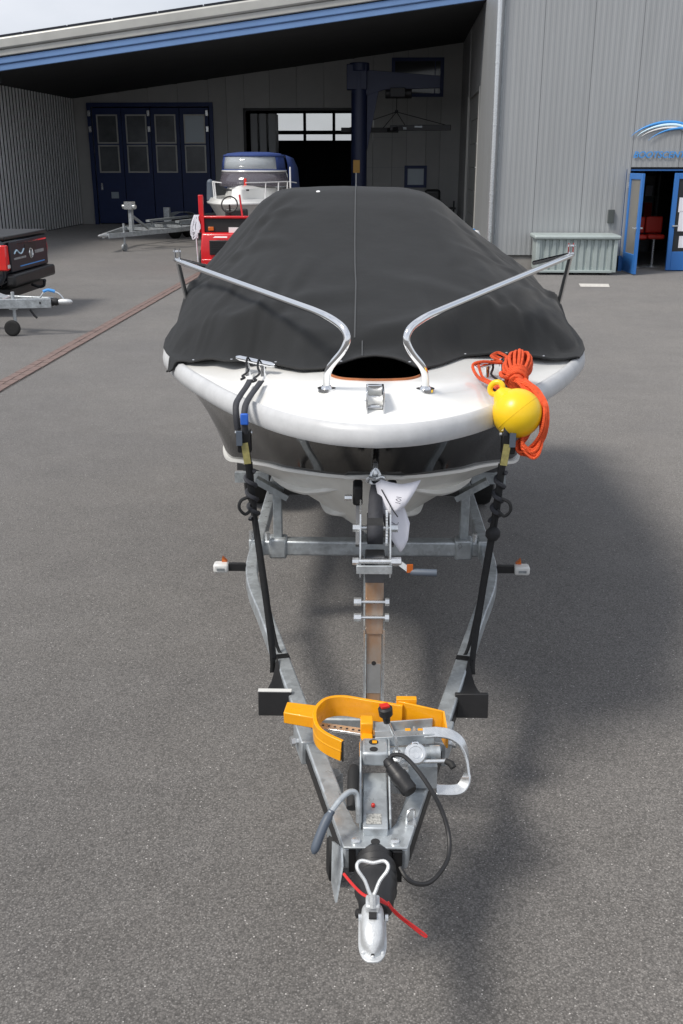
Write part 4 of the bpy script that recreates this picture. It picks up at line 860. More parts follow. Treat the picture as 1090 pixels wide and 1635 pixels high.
MB().tube([(.02, 3.175, 1.262), (.055, 3.145, 1.205), (.075, 3.138, 1.178)], .002, 6).build('tie_string', 'web', pn)
def scribble(strokes, o, ex, ez):
    m = MB(); o, ex, ez = Vector(o), Vector(ex), Vector(ez)
    for st in strokes: m.tube(cr([o + ex * a + ez * b for a, b in st], 4), .0011, 5)
    m.build('handwriting', 'ink', pn)
one = [(0, 0), (0, 1)]; six = [(.5, 1), (.1, .6), (.05, .2), (.3, 0), (.5, .25), (.3, .45), (.08, .3)]; zero = [(.25, 1), (0, .5), (.25, 0), (.5, .5), (.25, 1)]; ll = [(0, 1), (0, 0), (.4, 0)]
sh = lambda st, d: [(a + d, b) for a, b in st]
scribble([one, sh(six, .35), sh(ll, 1.1)], (.060, 3.155, 1.118), (.012, .004, .022), (-.02, -.003, .012))
scribble([one, sh(zero, .35), sh(one, 1.1)], (.083, 3.140, 1.225), (.003, 0, .018), (-.017, 0, .003))

# ------------------------------------------------------------------ tie-down straps
for s in (-1, 1):
    st = thing('tie_down_strap', 'black ratchet strap with blue cloth and yellowish label, hooked to bare cleat' if s < 0 else 'black ratchet strap running down behind the yellow buoy and orange rope', 'strap', BO, (s * .42, 3.45, .49), None)
    for (cx, cy) in ((s * .475, 3.755), (s * .428, 3.713)):
        dx = -s * .0
        MB().tube(cr([(cx, cy + .012, 1.565), (cx + s * .006, cy - .01, 1.597), (cx + s * .01, cy - .03, 1.575), (cx + s * .0, cy - .06, 1.558), (cx + s * .006, cy - .09, 1.552), (cx + s * .016, cy - .115, 1.548), (cx + s * .006, cy - .13, 1.545), (cx + s * .02, cy - .14, 1.54)], 5), .0045, 8).build('hook', 'blackmetal', st)
    def web(pts, wd, m, name, wdir=(1, 0, 0), wob=0):
        P_ = cr(pts, 6); rows = []
        for i, p in enumerate(P_):
            t = i / (len(P_) - 1); a = wob * math.sin(t * 9); d = Vector((math.cos(a) * wdir[0] + math.sin(a) * .0, math.sin(a), 0)); rows.append([p - d * wd / 2, p + d * wd / 2])
        return MB().grid(rows).build(name, m, st, solid=.003, fix=False)
    web([(s * .458, 3.60, 1.543), (s * .463, 3.53, 1.534), (s * .475, 3.42, 1.522), (s * .482, 3.36, 1.505), (s * .479, 3.335, 1.46), (s * .473, 3.34, 1.40), (s * .465, 3.35, 1.34)], .022, 'webgrey', 'upper_webbing')
    web([(s * .414, 3.57, 1.545), (s * .424, 3.50, 1.536), (s * .44, 3.39, 1.522), (s * .448, 3.325, 1.50), (s * .448, 3.31, 1.45), (s * .447, 3.32, 1.40)], .022, 'webgrey', 'upper_webbing')
    if s < 0: MB().box((s * .448, 3.305, 1.468), (.027, .012, .04)).build('blue_sleeve', 'bluecloth', st, bevel=.004)
    rt = MB().b2((s * .455 - .022, 3.315, 1.345), (s * .455 + .026, 3.345, 1.425)).build('ratchet', 'blackmetal', st, bevel=.005)
    MB().box((s * .468, 3.308, 1.40), (.02, .012, .05)).build('ratchet_lever', 'griprubber', rt)
    MB().cyl((s * .455 - .03, 3.33, 1.415), (s * .455 + .03, 3.33, 1.415), .006, 8).build('ratchet_pin', 'zinc', rt)
    MB().box((s * .447, 3.312, 1.345), (.024, .004, .075), Matrix.Rotation(s * .12, 3, 'Y')).build('strap_label', 'tag', st)
    web([(s * .452, 3.33, 1.36), (s * .443, 3.345, 1.29), (s * .44, 3.37, 1.20), (s * .437, 3.39, 1.12), (s * .43, 3.41, 1.02), (s * .405, 3.44, .74), (s * .385, 3.445, .50), (s * .386, 3.45, .42)], .027, 'web', 'lower_webbing', wob=.5)
    web([(s * .438, 3.36, 1.30), (s * .432, 3.39, 1.10), (s * .42, 3.44, .90), (s * .39, 3.50, .60), (s * .365, 3.50, .485), (s * .33, 3.48, .475), (s * .325, 3.47, .41)], .014, 'web', 'return_webbing', wob=.3)
    # slack wound round the webbing
    wp = []
    for i in range(60):
        t = i / 59; a = t * 22; c = Vector((s * (.442 - .008 * t), 3.352 + .045 * t, 1.27 - .20 * t)); wp.append(c + Vector((math.cos(a) * .017, math.sin(a) * .014, 0)))
    MB().tube(wp, .008, 6).build('wound_slack', 'webgrey', st)
    MB().tube(cr([(s * .445, 3.365, 1.17), (s * .475, 3.35, 1.16), (s * .482, 3.35, 1.13), (s * .462, 3.36, 1.105), (s * .44, 3.38, 1.12)], 5), .006, 6).build('slack_loop', 'web', st)
    if s > 0: MB().ball((s * .432, 3.405, 1.02), .032, 10, (.9, .7, .9)).build('strap_knot', 'web', st)

# ------------------------------------------------------------------ buoy and rope hank on the right-hand cleat
by = MB().ball((.487, 3.37, 1.478), .086, 36).build('buoy', 'yellow', None, BO, (.487, 3.37, 1.478))
tag(by, 'glossy yellow ball buoy hanging over the white rim of the bow', 'buoy')
u_ = Vector((-.55, .28, .62)).normalized(); bc = Vector((.487, 3.37, 1.478))
sx_ = u_.orthogonal().normalized(); sy_ = u_.cross(sx_)
MB().tube([bc + u_ * .0 + (sx_ * math.cos(t) + sy_ * math.sin(t)) * .0857 for t in [2 * math.pi * i / 60 for i in range(60)]], .0011, 6, True).build('mould_seam', 'yellow', by)
MB().tube([bc + u_ * .070, bc + u_ * .088, bc + u_ * .104], [.044, .031, .020], 24).build('neck', 'yellow', by)
sd_ = u_.cross(Vector((0, 1, .3))).normalized(); ring = [bc + u_ * (.112 + .02 * math.sin(t)) + sd_ * .024 * math.cos(t) for t in [2 * math.pi * i / 18 for i in range(18)]]
MB().tube(ring, .010, 10, True).build('lug', 'yellow', by)
hankc = Vector((.535, 3.63, 1.60))
hank = thing('rope_hank', 'coiled hank of orange rope lying over the bow beside the yellow buoy', 'rope', BO, (.535, 3.6, 1.57))
rr_ = random.Random(5)
def hk_(t, r0, th):                      # a point of the hank: t along its axis, r0 off it
    return Vector((.512 + .028 * t + r0 * math.cos(th), 3.585 + .16 * t - .25 * r0 * math.sin(th), 1.560 + .048 * t + r0 * math.sin(th) * .88))
m = MB()
for i in range(16):
    th = 2 * math.pi * i / 16 + rr_.uniform(-.1, .1); q_ = rr_.uniform(.92, 1.08)
    pts = [hk_(t + rr_.uniform(-.012, .012), r0 * q_, th + .06 * t) for (t, r0) in ((-.05, .024), (.16, .034), (.38, .046), (.62, .048), (.82, .040), (.95, .024), (1.0, .006))]
    pts += [hk_(.97, .016, th + .45), hk_(.85, .030, th + .5)]
    m.tube(cr(pts, 4), .0064, 7)
m.tube([hk_(-.1, 0, 0), hk_(.3, 0, 0), hk_(.8, 0, 0)], [.022, .03, .024], 10)
m.build('upper_loops', 'rope', hank)
m = MB()
for i in range(8):
    t0 = -.16 + i * .042
    m.tube(cr([hk_(t0 + .02 * math.sin(t + i * 2.1), .0355 + .002 * (i % 2), t) for t in [2 * math.pi * k / 14 for k in range(14)]], 2, True), .0062, 7, True)
m.tube([hk_(-.28, 0, 0), hk_(.15, 0, 0)], .029, 10)
m.build('wrapping_turns', 'rope', hank)
m = MB()
for i in range(16):
    a = rr_.uniform(-1, 1); b = rr_.uniform(-1, 1); k = rr_.uniform(.8, 1.08)
    p0 = (.512 + a * .026, 3.57, 1.556 + .02 * b)
    m.tube(cr([p0, (.53 + a * .026, 3.51, 1.548 + .016 * b), (.558 + a * .018, 3.44, 1.535 + .018 * b), (.574 + a * .016, 3.365 + b * .012, 1.505), (.572 + a * .016 + b * .010, 3.335 + b * .018, 1.50 - .075 * k), (.552 + b * .018, 3.325 + a * .02, 1.50 - .135 * k), (.522 + b * .025, 3.32 + a * .02, 1.50 - .155 * k), (.497 + b * .015, 3.325 + a * .02, 1.50 - .125 * k), (.52 + a * .02, 3.36 + a * .02, 1.50 - .09 * k), (.55 + b * .016, 3.40, 1.50), (.535 + b * .024, 3.50, 1.55 + .01 * a), (.512 + b * .024, 3.57, 1.552)], 4), .0052, 6)
m.build('lower_loops', 'rope', hank)
m = MB().tube(cr([(.50, 3.74, 1.585), (.46, 3.77, 1.60), (.44, 3.74, 1.605), (.47, 3.70, 1.59), (.40, 3.67, 1.60), (.36, 3.66, 1.588), (.375, 3.60, 1.556), (.405, 3.50, 1.553), (.425, 3.42, 1.552), (.43, 3.40, 1.56)], 5), .0058, 7).tube(cr([(.49, 3.57, 1.56), (.468, 3.55, 1.565), (.452, 3.555, 1.572), (.456, 3.59, 1.575), (.48, 3.59, 1.57)], 5, True), .007, 7, True).tube(cr([(.38, 3.65, 1.59), (.39, 3.58, 1.558), (.42, 3.50, 1.555), (.436, 3.41, 1.55)], 4), .0055, 6).tube(cr([(.44, 3.78, 1.60), (.47, 3.80, 1.61), (.50, 3.76, 1.60)], 4), .0058, 6)
m.build('loose_ends', 'rope', hank)

# ------------------------------------------------------------------ ribbed steel bin by the front wall
bn = thing('storage_bin', 'long pale ribbed steel bin standing against the grey front wall', 'bin', BL, (1.62, -.5, 0))
prof = []; n = 11; x0, x1 = .78, 2.38; p = (x1 - x0) / n
for i in range(n): a = x0 + i * p; prof += [(a, -.90), (a + p * .5, -.90), (a + p * .62, -.865), (a + p * .9, -.865)]
prof.append((x1, -.90))
MB().grid([[(x, y, .10) for x, y in prof], [(x, y, .74) for x, y in prof]]).build('ribbed_side', 'tray', bn, fix=False, ang=20)
MB().b2((.75, -.88, .09), (.775, -.12, .74)).b2((2.385, -.88, .09), (2.41, -.12, .74)).b2((.775, -.13, .09), (2.385, -.1, .74)).b2((.775, -.86, .09), (2.385, -.13, .12)).build('bin_body', 'tray', bn)
for x in (.73, 2.35): MB().b2((x, -.93, .06), (x + .08, -.86, .75)).build('corner_post', 'tray', bn, bevel=.01)
MB().b2((.68, -.98, .735), (2.48, -.08, .82)).build('bin_rim', 'tray', bn, bevel=.03, seg=3)
MB().b2((.81, -.925, .05), (2.35, -.87, .105)).build('bottom_rail', 'tray', bn, bevel=.008)
for x in (.95, 1.6, 2.2): MB().b2((x - .05, -.85, 0), (x + .05, -.2, .09)).build('bin_foot', 'blacksteel', bn)

wbq = thing('white_barrel', 'small white plastic barrel standing by the corner of the front wall', 'barrel', BL, (-.62, -.9, 0))
MB().lathe((-.62, -.9, 0), (0, 0, 1), [(0, .14), (.02, .17), (.3, .185), (.6, .185), (.82, .17), (.9, .13), (.92, .05)], 22).build('barrel_body', 'white', wbq)
MB().lathe((-.62, -.9, .915), (0, 0, 1), [(0, .05), (.03, .05)], 14).build('barrel_cap', 'signblue', wbq)

# ------------------------------------------------------------------ jib crane in the bay and its lifting beam
cx, cyy = -3.54, 12.0
cr_ = thing('jib_crane', 'dark blue jib crane column with thick arm standing under the roof', 'crane', BL, (cx, cyy, 0))
MB().cyl((cx, cyy, .05), (cx, cyy, 5.0), .26, 28).build('column', 'craneblue', cr_)
MB().cyl((cx, cyy, 0), (cx, cyy, .05), .45, 28).build('base_plate', 'craneblue', cr_)
for k in range(8): a = k * math.pi / 4; MB().cyl((cx + .37 * math.cos(a), cyy + .37 * math.sin(a), .05), (cx + .37 * math.cos(a), cyy + .37 * math.sin(a), .09), .03, 6).build('anchor_bolt', 'zinc', cr_)
MB().cyl((cx, cyy, 5.0), (cx, cyy, 5.25), .32, 28).b2((cx - .4, cyy - .25, 4.45), (cx + .25, cyy + .25, 5.2)).build('slewing_head', 'craneblue', cr_, bevel=.02)
MB().prism([(cx + .1, cyy - .12, 4.25), (cx + .1, cyy - .12, 5.05), (cx + 2.6, cyy - .12, 4.85), (cx + 2.6, cyy - .12, 4.5), (cx + .8, cyy - .12, 4.45)], (0, .24, 0)).build('jib_arm', 'craneblue', cr_, bevel=.01)
MB().prism([(cx + .26, cyy - .1, 2.6), (cx + .26, cyy - .1, 4.4), (cx + .62, cyy - .1, 4.4)], (0, .2, 0)).build('gusset', 'craneblue', cr_)
ho = MB().b2((-2.55, 11.7, 4.22), (-2.05, 12.3, 4.5)).cyl((-2.7, 12, 4.35), (-1.85, 12, 4.35), .16, 16).build('hoist', 'blacksteel', cr_, bevel=.02)
MB().b2((-3.62, 11.70, 2.05), (-3.42, 11.74, 2.55)).build('sign_plate', 'orange', cr_) if False else MB().b2((-3.72, 11.72, 1.92), (-3.50, 11.735, 2.32)).build('control_box', 'tagyellow', cr_, bevel=.01)
MB().cyl((-3.62, 11.73, 0), (-3.62, 11.73, 1.92), .025, 8).build('control_cable', 'white', cr_)
lb = thing('lifting_beam', 'black lifting beam hanging on chains under the blue crane arm', 'lifting beam', BL, (-2.4, 11.9, 3.3))
MB().rz((-1.55, 11.7, 3.30), (1.95, .14, .17), R(-6)).rz((-3.2, 12.35, 3.25), (1.9, .14, .15), R(12)).build('beam', 'blacksteel', lb, bevel=.01)
MB().rz((-2.45, 12.0, 3.26), (.14, 1.9, .12), R(15)).build('cross_beam', 'blacksteel', lb)
MB().rz((-1.62, 11.62, 3.33), (.24, .01, .05), R(-6)).rz((-2.05, 11.665, 3.28), (.10, .01, .07), R(-6)).build('beam_marking', 'galv_old', lb)
MB().cyl((-2.33, 12, 3.82), (-2.33, 12, 4.22), .015, 6).build('hook_chain', 'blacksteel', lb); MB().lathe((-2.33, 12, 3.76), (0, 0, 1), [(0, .03), (.03, .06), (.07, .06), (.1, .02)], 12).build('hook_block', 'blacksteel', lb)
for e in ((-.75, 11.6, 3.38), (-2.05, 11.75, 3.38), (-2.75, 12.2, 3.32), (-3.9, 12.5, 3.32)): MB().cyl((-2.33, 12, 3.79), e, .013, 6).build('chain', 'blacksteel', lb)

ob = thing('outboard_motor', 'black outboard motor on a trolley beside the wall under the small window', 'outboard motor', BL, (-1.0, 14.2, 0))
MB().b2((-1.3, 13.9, .95), (-.75, 14.5, 1.35)).build('cowling', 'plastic', ob, bevel=.1, seg=4); MB().b2((-1.1, 14.05, .3), (-.95, 14.35, .95)).build('shaft', 'plastic', ob)
MB().b2((-.95, 13.95, .68), (-.2, 14.5, .74)).build('trolley_deck', 'blacksteel', ob); MB().b2((-1.3, 13.9, .04), (-.2, 14.5, .1)).build('trolley_base', 'blacksteel', ob)
for x in (-1.25, -.25): MB().b2((x - .03, 14.4, .1), (x + .03, 14.46, .95)).build('trolley_post', 'blacksteel', ob)

# ------------------------------------------------------------------ cruiser with blue canopy
CF = Frame((-2.62, 24.9, 0), -R(8))
cz = thing('cabin_cruiser', 'white cabin cruiser with blue canvas canopy and clear front windows', 'boat', CF, (0, 2.5, .3))
q = lambda p, s=1.08: (p[0] * s, (p[1] - 3.085) * 1.2)
O2 = [(*q(p), 1.30 + .05 * max(0, 1 - p[1] / 5)) for p in OUTd]; C2 = [(*q(p), p[2] - .2) for p in CHId]; K2 = [(0, (p[1] - 3.085) * 1.2, p[2] - .3) for p in KEEd]
MB().grid([[mixp(O2[i], C2[i], t) for i in range(NS)] for t in (0, .3, .7, 1)]).build('topsides', 'gelcoat', cz, fix=False)
MB().grid([[mixp(C2[i], K2[i], t) for i in range(NS)] for t in (0, .5, 1)]).build('hull_bottom', 'hullwhite', cz, fix=False)
MB().tube(O2, .035, 8).build('rub_rail', 'gelcoat', cz)
I2 = [(*q(p, 1.0), 1.40) for p in INNd]
MB().grid([O2, [(mixp(O2[i], I2[i], .15)[0], mixp(O2[i], I2[i], .15)[1], 1.42) for i in range(NS)], I2, [(p[0] * .92, p[1] + .12, 1.62 + .03 * min(1, p[1])) for p in I2], [(p[0] * .5, p[1] + .3, 1.70) for p in I2], [(0, p[1] + .35, 1.72) for p in I2]]).build('deck', 'gelcoat', cz, fix=False)
MB().b2((-.4, .78, 1.60), (.25, .80, 1.64)).build('hatch_vent', 'blacksteel', cz)
def arcr(sc, z, yc=2.55, rx=.92, ry=1.0, amax=95, n=21): return [(rx * sc * math.sin(a), yc - ry * sc * math.cos(a), z) for a in [R(-amax + 2 * amax * i / (n - 1)) for i in range(n)]]
MB().grid([arcr(1.02, 1.68), arcr(.98, 1.80), arcr(.90, 2.04)]).build('windscreen', 'windglass', cz, fix=False, solid=.01)
MB().tube(arcr(.90, 2.05), .022, 6).build('windscreen_frame', 'gelcoat', cz)
fr = [arcr(.89, 2.07), arcr(.87, 2.25), arcr(.83, 2.42)]
MB().grid([r[4:17] for r in fr]).build('canopy_window', 'clearvinyl', cz, fix=False, solid=.006)
for sl in (slice(0, 5), slice(16, 21)): MB().grid([r[sl] for r in fr]).build('canopy_panel', 'canvasblue', cz, fix=False, solid=.01)
MB().tube(fr[0], .025, 6).tube(fr[2], .03, 6).build('canopy_piping', 'canvasblue', cz)
top = fr[2]; MB().grid([top, [(p[0] * .9, 2.55 + (p[1] - 2.55) * .88, 2.47) for p in top], [(p[0] * .5, 2.55 + (p[1] - 2.55) * .5, 2.505) for p in top], [(0, 2.6, 2.51)] * len(top)]).build('canopy_roof', 'canvasblue', cz, fix=False, solid=.01)
for s in (-1, 1):
    MB().grid([[(s * .9, 2.6, 1.68), (s * .95, 3.9, 1.5)], [(s * .87, 2.6, 2.2), (s * .9, 3.9, 2.1)], [(s * .82, 2.6, 2.43), (s * .78, 3.9, 2.36)], [(0, 2.6, 2.51), (0, 3.9, 2.44)]]).build('canopy_side', 'canvasblue', cz, fix=False, solid=.01)
    for (x, y) in ((.62, .9), (.82, 1.5), (.93, 2.1)):
        MB().cyl((s * x, y, 1.36), (s * (x + .03), y, 1.80), .014, 6).build('stanchion', 'white', cz)
    MB().tube([(s * .3, .25, 1.80), (s * .65, .9, 1.80), (s * .85, 1.5, 1.80), (s * .97, 2.1, 1.80), (s * 1.02, 3.0, 1.75)], .014, 6).build('guard_rail', 'white', cz)
MB().tube([(-1.0, 1.75, 1.35), (-.98, 1.75, 1.75)], [.09, .09], 12).ball((-.98, 1.75, 1.77), .09, 12).build('fender', 'griprubber', cz)
MB().tube([(1.05, 2.0, 1.35), (1.05, 2.0, 2.15)], .02, 6).build('flag_staff', 'white', cz)
MB().b2((-.03, 1.46, 1.72), (.03, 1.50, 1.88)).build('wiper_motor', 'redplastic', cz)
cd = thing('boat_cradle', 'galvanised cradle carrying the white cabin cruiser', 'cradle', CF, (0, 2.5, 0))
for s in (-1, 1):
    MB().beam((s * .7, .5, .12), (s * .7, 5.0, .12), .1, .12).build('runner', 'galv_old', cd)
    for y in (1.4, 4.2): MB().cyl((s * .62, y, .18), (s * .5, y, .62), .04, 8).build('support_post', 'galv_old', cd)
for y in (1.4, 4.2): MB().b2((-.7, y - .05, .18), (.7, y + .05, .28)).build('cross_beam', 'galv_old', cd); 
MB().b2((-.1, 1.2, .28), (.1, 4.6, .36)).build('keel_rest', 'wood', cd)
for s in (-1, 1):
    for y in (.7, 4.8): MB().lathe((s * .7 - .05, y, .06), (1, 0, 0), [(0, .06), (.1, .06)], 14).build('castor', 'rubber', cd)

# ------------------------------------------------------------------ red yard tractor
TF = Frame((-2.42, 21.7, 0), -R(4))
tq = thing('yard_tractor', 'red yard tractor with dark grille parked behind the covered boat', 'tractor', TF, (0, .8, 0))
MB().prism([(-.56, 0, .22), (-.56, -.04, .55), (-.54, .06, .86), (-.54, .55, .88), (-.54, 2.0, .86), (-.56, 2.0, .22)], (1.12, 0, 0)).build('body', 'machred', tq, bevel=.04, seg=3)
MB().b2((-.36, -.055, .42), (.36, -.03, .72)).build('grille', 'plastic', tq, bevel=.01)
for k in range(6): MB().b2((-.34, -.065, .45 + k * .045), (.34, -.05, .465 + k * .045)).build('grille_slat', 'blacksteel', tq)
MB().prism([(-.28, -.022, .772), (.02, -.022, .772), (.02, -.012, .80), (-.24, -.012, .80)], (0, -.006, 0)).build('badge', 'white', tq)
MB().b2((-.54, -.10, .22), (.54, .0, .34)).build('rear_bumper', 'machred', tq, bevel=.02); MB().b2((-.3, -.12, .22), (.3, -.1, .30)).build('tow_plate', 'blacksteel', tq)
hd_ = MB().b2((-.52, .22, .86), (.52, .30, 1.16)).build('dash_panel', 'plastic', tq, bevel=.02)
MB().b2((-.50, .17, 1.15), (.50, .32, 1.20)).build('dash_top', 'machred', tq, bevel=.015)
for s in (-1, 1):
    MB().b2((s * .53 - .03, .18, .84), (s * .53 + .03, .30, 1.2)).build('dash_pillar', 'machred', tq); MB().b2((s * .36 - .06, .19, .90), (s * .36 + .06, .22, .98)).build('indicator', 'amber', tq, bevel=.01)
MB().b2((.02, .195, .86), (.30, .215, .97)).build('number_plate', 'white', tq)
MB().b2((-.62, .25, .86), (-.52, .33, 1.62)).build('roll_bar', 'machred', tq, bevel=.01); MB().cyl((.30, .32, 1.2), (.24, .40, 1.62), .02, 8).build('control_stick', 'machred', tq)
MB().tube(cr([(.17 * math.cos(t), .5 + .07 * math.sin(t), 1.42 + .16 * math.sin(t)) for t in [2 * math.pi * k / 12 for k in range(12)]], 2, True), .016, 8, True).cyl((0, .5, 1.42), (0, .62, 1.0), .02, 8).build('steering_wheel', 'plastic', tq)
MB().b2((-.25, .9, .86), (.25, 1.35, 1.0)).b2((-.25, 1.3, 1.0), (.25, 1.42, 1.3)).build('seat', 'plastic', tq, bevel=.04)
for s in (-1, 1):
    for y in (.35, 1.7): MB().lathe((s * .44, y, .27), (s, 0, 0), [(0, .12), (.0, .22), (.03, .27), (.16, .27), (.19, .22), (.19, .1)], 22).build('wheel', 'rubber', tq)
rw_ = random.Random(4); m = MB()
for i in range(9):
    o = rw_.uniform(-.09, .09); m.tube(cr([(-.66 + o * .5, .2, 1.22), (-.70 + o, .17, 1.0), (-.69 + o, .16, .8 + rw_.uniform(-.1, .1)), (-.66 - o, .17, .95), (-.63 + o * .4, .2, 1.22)], 4), .009, 6)
m.tube(cr([(-.68, .17, .85), (-.67, .17, .5), (-.66, .18, .2)], 4), .013, 6)
tag(m.build('white_rope', 'paper', None, TF, (-.66, .2, 1.2)), 'tangled white rope hung over the red roll bar post', 'rope')

# ------------------------------------------------------------------ other trailers
def wheel(parent, c, ax, r, wd, rim='galv_old'):
    c = Vector(c); a = Vector(ax)
    w_ = MB().lathe(c - a * wd * .4, a, [(0, r * .2), (.0, r * .55), (wd * .2, r * .6), (wd * .7, r * .6), (wd * .8, r * .5), (wd * .8, r * .15)], 20).build('wheel', rim, parent)
    MB().lathe(c - a * wd * .5, a, [(0, r * .62), (.0, r * .85), (wd * .12, r * .97), (wd * .3, r), (wd * .7, r), (wd * .88, r * .97), (wd, r * .85), (wd, r * .62)], 26).build('tyre', 'rubber', w_)
EF = Frame((-6.28, 27.2, 0), -R(24))
et = thing('empty_boat_trailer', 'empty galvanised twin axle boat trailer parked before the dark blue gate', 'trailer', EF, (0, 3, 0))
for s in (-1, 1):
    MB().beam((s * .08, .12, .42), (s * .85, 2.2, .48), .07, .12).build('drawbar_rail', 'galv', et); MB().beam((s * .85, 2.2, .48), (s * .85, 7.2, .52), .07, .12).build('side_rail', 'galv', et)
    for y in (5.1, 5.85): wheel(et, (s * 1.08, y, .32), (s, 0, 0), .32, .2)
    arc = [(s * 1.08, 5.48 - .78 * math.cos(t), .36 + .42 * math.sin(t) ** .5) for t in [R(a) for a in range(2, 179, 11)]]
    MB().sweep(arc, [(-.13, 0), (.13, 0), (.13, .012), (-.13, .012)]).build('mudguard', 'galv', et)
    MB().beam((s * .5, 2.8, .66), (s * .5, 6.9, .70), .12, .06).build('bunk', 'galv_old', et)
    for y in (3.0, 6.6): MB().beam((s * .5, y, .52), (s * .5, y, .66), .05, .05, (0, 1, 0)).build('bunk_post', 'galv', et)
    MB().b2((s * 1.08 - .1, 4.66, .62), (s * 1.08 + .1, 4.74, .95)).build('lamp_board', 'galv', et)
for y in (2.2, 3.6, 5.1, 5.85, 7.1): MB().b2((-.85, y - .04, .44), (.85, y + .04, .52)).build('cross_beam', 'galv', et)
MB().lathe((0, .15, .44), (0, -1, 0), [(0, .05), (.1, .055), (.2, .04), (.3, .035), (.36, .01)], 14).build('coupling', 'cast', et)
jw = MB().cyl((.24, .6, .15), (.24, .6, .72), .03, 10).build('jockey_leg', 'galv', et); MB().lathe((.2, .6, .1), (1, 0, 0), [(0, .07), (.0, .1), (.06, .1), (.06, .07)], 18).build('jockey_wheel', 'galv_old', et)
MB().b2((-.05, 1.25, .45), (.05, 1.35, 1.15)).beam((0, 1.3, .9), (0, 2.1, .5), .06, .06).build('winch_post', 'galv', et); MB().b2((-.12, 1.18, 1.05), (.12, 1.36, 1.25)).cyl((-.2, 1.25, 1.12), (.2, 1.25, 1.12), .06, 12).build('winch', 'zinc', et)

LF = Frame((-3.86, 14.05, 0), R(90))
lt_ = thing('flatbed_trailer', 'bright galvanised trailer drawbar with small jockey wheel beside the dark pickup', 'trailer', LF, (0, 2.5, 0))
for s in (-1, 1):
    MB().beam((s * .06, .16, .44), (s * .42, 1.7, .46), .06, .13).build('drawbar_rail', 'galv', lt_, bevel=.008); MB().beam((s * .75, 1.7, .48), (s * .75, 5.2, .48), .06, .12).build('side_rail', 'galv', lt_)
    wheel(lt_, (s * .92, 3.7, .31), (s, 0, 0), .31, .18)
    arc = [(s * .92, 3.7 - .4 * math.cos(t), .32 + .38 * math.sin(t)) for t in [R(a) for a in range(2, 179, 11)]]; MB().sweep(arc, [(-.12, 0), (.12, 0), (.12, .01), (-.12, .01)]).build('mudguard', 'plastic', lt_)
for y in (1.7, 3.7, 5.2): MB().b2((-.75, y - .04, .40), (.75, y + .04, .46)).build('cross_beam', 'galv', lt_)
MB().b2((-.8, 1.72, .545), (.8, 5.3, .58)).build('deck_board', 'wood', lt_)
MB().b2((-.20, .75, .505), (.20, .80, .515)).prism([(-.12, .78, .51), (-.12, 1.0, .51), (-.12, .98, .58)], (.24, 0, 0)).build('drawbar_gusset', 'galv', lt_)
MB().lathe((0, .19, .45), (0, -1, 0), [(0, .055), (.03, .06), (.06, .05), (.09, .055), (.12, .04)], 16).build('bellows', 'bellows', lt_)
MB().lathe((0, .08, .45), (0, -1, 0), [(0, .03), (.05, .04), (.13, .04), (.18, .03), (.20, .01)], 14).build('coupling', 'cast', lt_)
MB().tube(cr([(0, .32, .51), (0, .26, .58), (0, .16, .60), (0, .06, .56), (0, .0, .49)], 4), .012, 8).build('coupling_handle', 'zinc', lt_); MB().tube(cr([(0, .27, .59), (0, .20, .61), (0, .11, .59)], 4), .022, 8).build('blue_grip', 'signblue', lt_)
for y in (.30, .40): MB().cyl((-.125, y + .0, .45), (-.11, y, .45), .018, 8).build('drawbar_bolt', 'blacksteel', lt_)
MB().b2((-.175, .48, .44), (-.17, .66, .47)).build('maker_mark', 'signblue', lt_) if False else MB().beam((-.152, .52, .45), (-.196, .70, .45), .004, .03).build('maker_mark', 'signblue', lt_)
jk2 = MB().cyl((-.13, .66, .16), (-.13, .66, .60), .025, 10).b2((-.16, .62, .36), (-.09, .72, .42)).build('jockey_leg', 'galv', lt_); wheel(lt_, (-.16, .70, .11), (1, 0, 0), .11, .06)
MB().tube([(-.1, .45, .36), (-.1, .40, .28), (-.1, .36, .24)], .015, 6).build('hanging_plug', 'plastic', lt_)

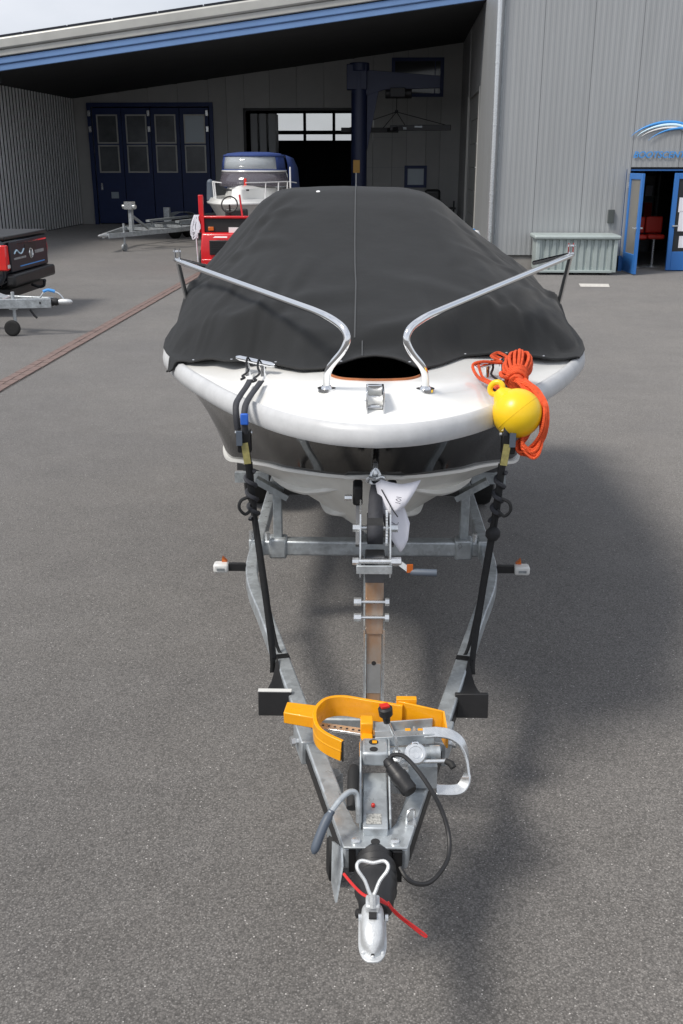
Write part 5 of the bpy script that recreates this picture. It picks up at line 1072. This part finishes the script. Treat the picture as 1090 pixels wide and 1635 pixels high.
# ------------------------------------------------------------------ pickup
PF = Frame((-5.0, 16.4, 0), R(86))
pk = thing('pickup_truck', 'black pickup truck with red tail lamp and closed load bed behind a drawbar', 'pickup truck', PF, (0, 2.5, 0))
sidep = [(0.03, .62), (0, .95), (.03, 1.17), (1.55, 1.20), (1.7, 1.25), (3.5, 1.18), (4.6, 1.10), (5.15, .95), (5.2, .5), (4.75, .42), (.5, .42), (.1, .5)]
MB().prism([(-.94, y, z) for y, z in sidep], (1.88, 0, 0)).build('body', 'carpaint', pk, bevel=.05, seg=3)
MB().prism([(-.80, y, z) for y, z in ((1.6, 1.2), (1.85, 1.80), (3.2, 1.84), (4.0, 1.18))], (1.60, 0, 0)).build('cab', 'carpaint', pk, bevel=.07, seg=3)
for s in (-1, 1):
    MB().prism([(s * .80, y, z) for y, z in ((1.85, 1.28), (1.95, 1.70), (2.6, 1.74), (2.6, 1.28))], (s * .006, 0, 0)).build('window', 'darkpane', pk); MB().prism([(s * .80, y, z) for y, z in ((2.68, 1.28), (2.68, 1.74), (3.15, 1.74), (3.7, 1.28))], (s * .006, 0, 0)).build('window', 'darkpane', pk)
    for y in (1.05, 4.2): wheel(pk, (s * .82, y, .36), (s, 0, 0), .36, .25, 'frameg')
    yb = -.022 if s < 0 else .012
    tl = MB().b2((s * .90 - .055 if s < 0 else .905, yb if s < 0 else .04, .72), (s * .90 + .055 if s < 0 else .95, .16, 1.10)).build('tail_light', 'taillight', pk, bevel=.02)
    if s < 0: MB().b2((s * .90 - .04, yb - .008, .76), (s * .90 + .04, yb + .002, .81)).build('reversing_lamp', 'lens', tl)
MB().b2((-.80, -.025, .68), (.80, .01, 1.14)).build('tailgate', 'gatepaint', pk, bevel=.02)
MB().b2((-.55, -.035, 1.08), (.75, -.024, 1.10)).build('tailgate_trim', 'chrome', pk)
MB().b2((-.2, -.03, .95), (.28, -.024, 1.06)).build('handle_recess', 'plastic', pk)
em = [(.04 + .075 * math.cos(t), -.028, .91 + .075 * math.sin(t)) for t in [2 * math.pi * k / 20 for k in range(20)]]
MB().tube(em, .010, 6, True).tube([(-.01, -.03, .96), (.02, -.03, .86), (.04, -.03, .92), (.06, -.03, .86), (.09, -.03, .96)], .007, 6).build('round_emblem', 'chrome', pk)
MB().tube(cr([(-.66, -.03, .95), (-.56, -.03, 1.0), (-.46, -.03, .95), (-.36, -.03, .94), (-.26, -.03, 1.0)], 4), .012, 6).build('wave_decal', 'signlight', pk)
MB().b2((-.68, -.028, .86), (-.18, -.025, .89)).b2((.22, -.028, .89), (.62, -.025, .94)).build('tailgate_lettering', 'galv_old', pk); MB().b2((-.45, -.028, .74), (.62, -.025, .757)).build('blue_lettering', 'signblue', pk)
MB().b2((-.90, -.10, .48), (.90, .05, .66)).build('bumper', 'plastic', pk, bevel=.04, seg=3); MB().b2((-.92, .0, 1.165), (.92, 1.55, 1.225)).build('bed_cover', 'plastic', pk, bevel=.02)
MB().tube(cr([(0, .0, .42), (0, -.12, .38), (0, -.20, .40), (0, -.22, .46)], 4), .022, 8).ball((0, -.22, .48), .03, 12).build('tow_hook', 'blacksteel', pk)
MB().b2((-.75, .05, .30), (.75, .3, .42)).build('underbody', 'plastic', pk); MB().b2((-.02, .5, .34), (.02, 4.6, .41)).build('chassis', 'blacksteel', pk)
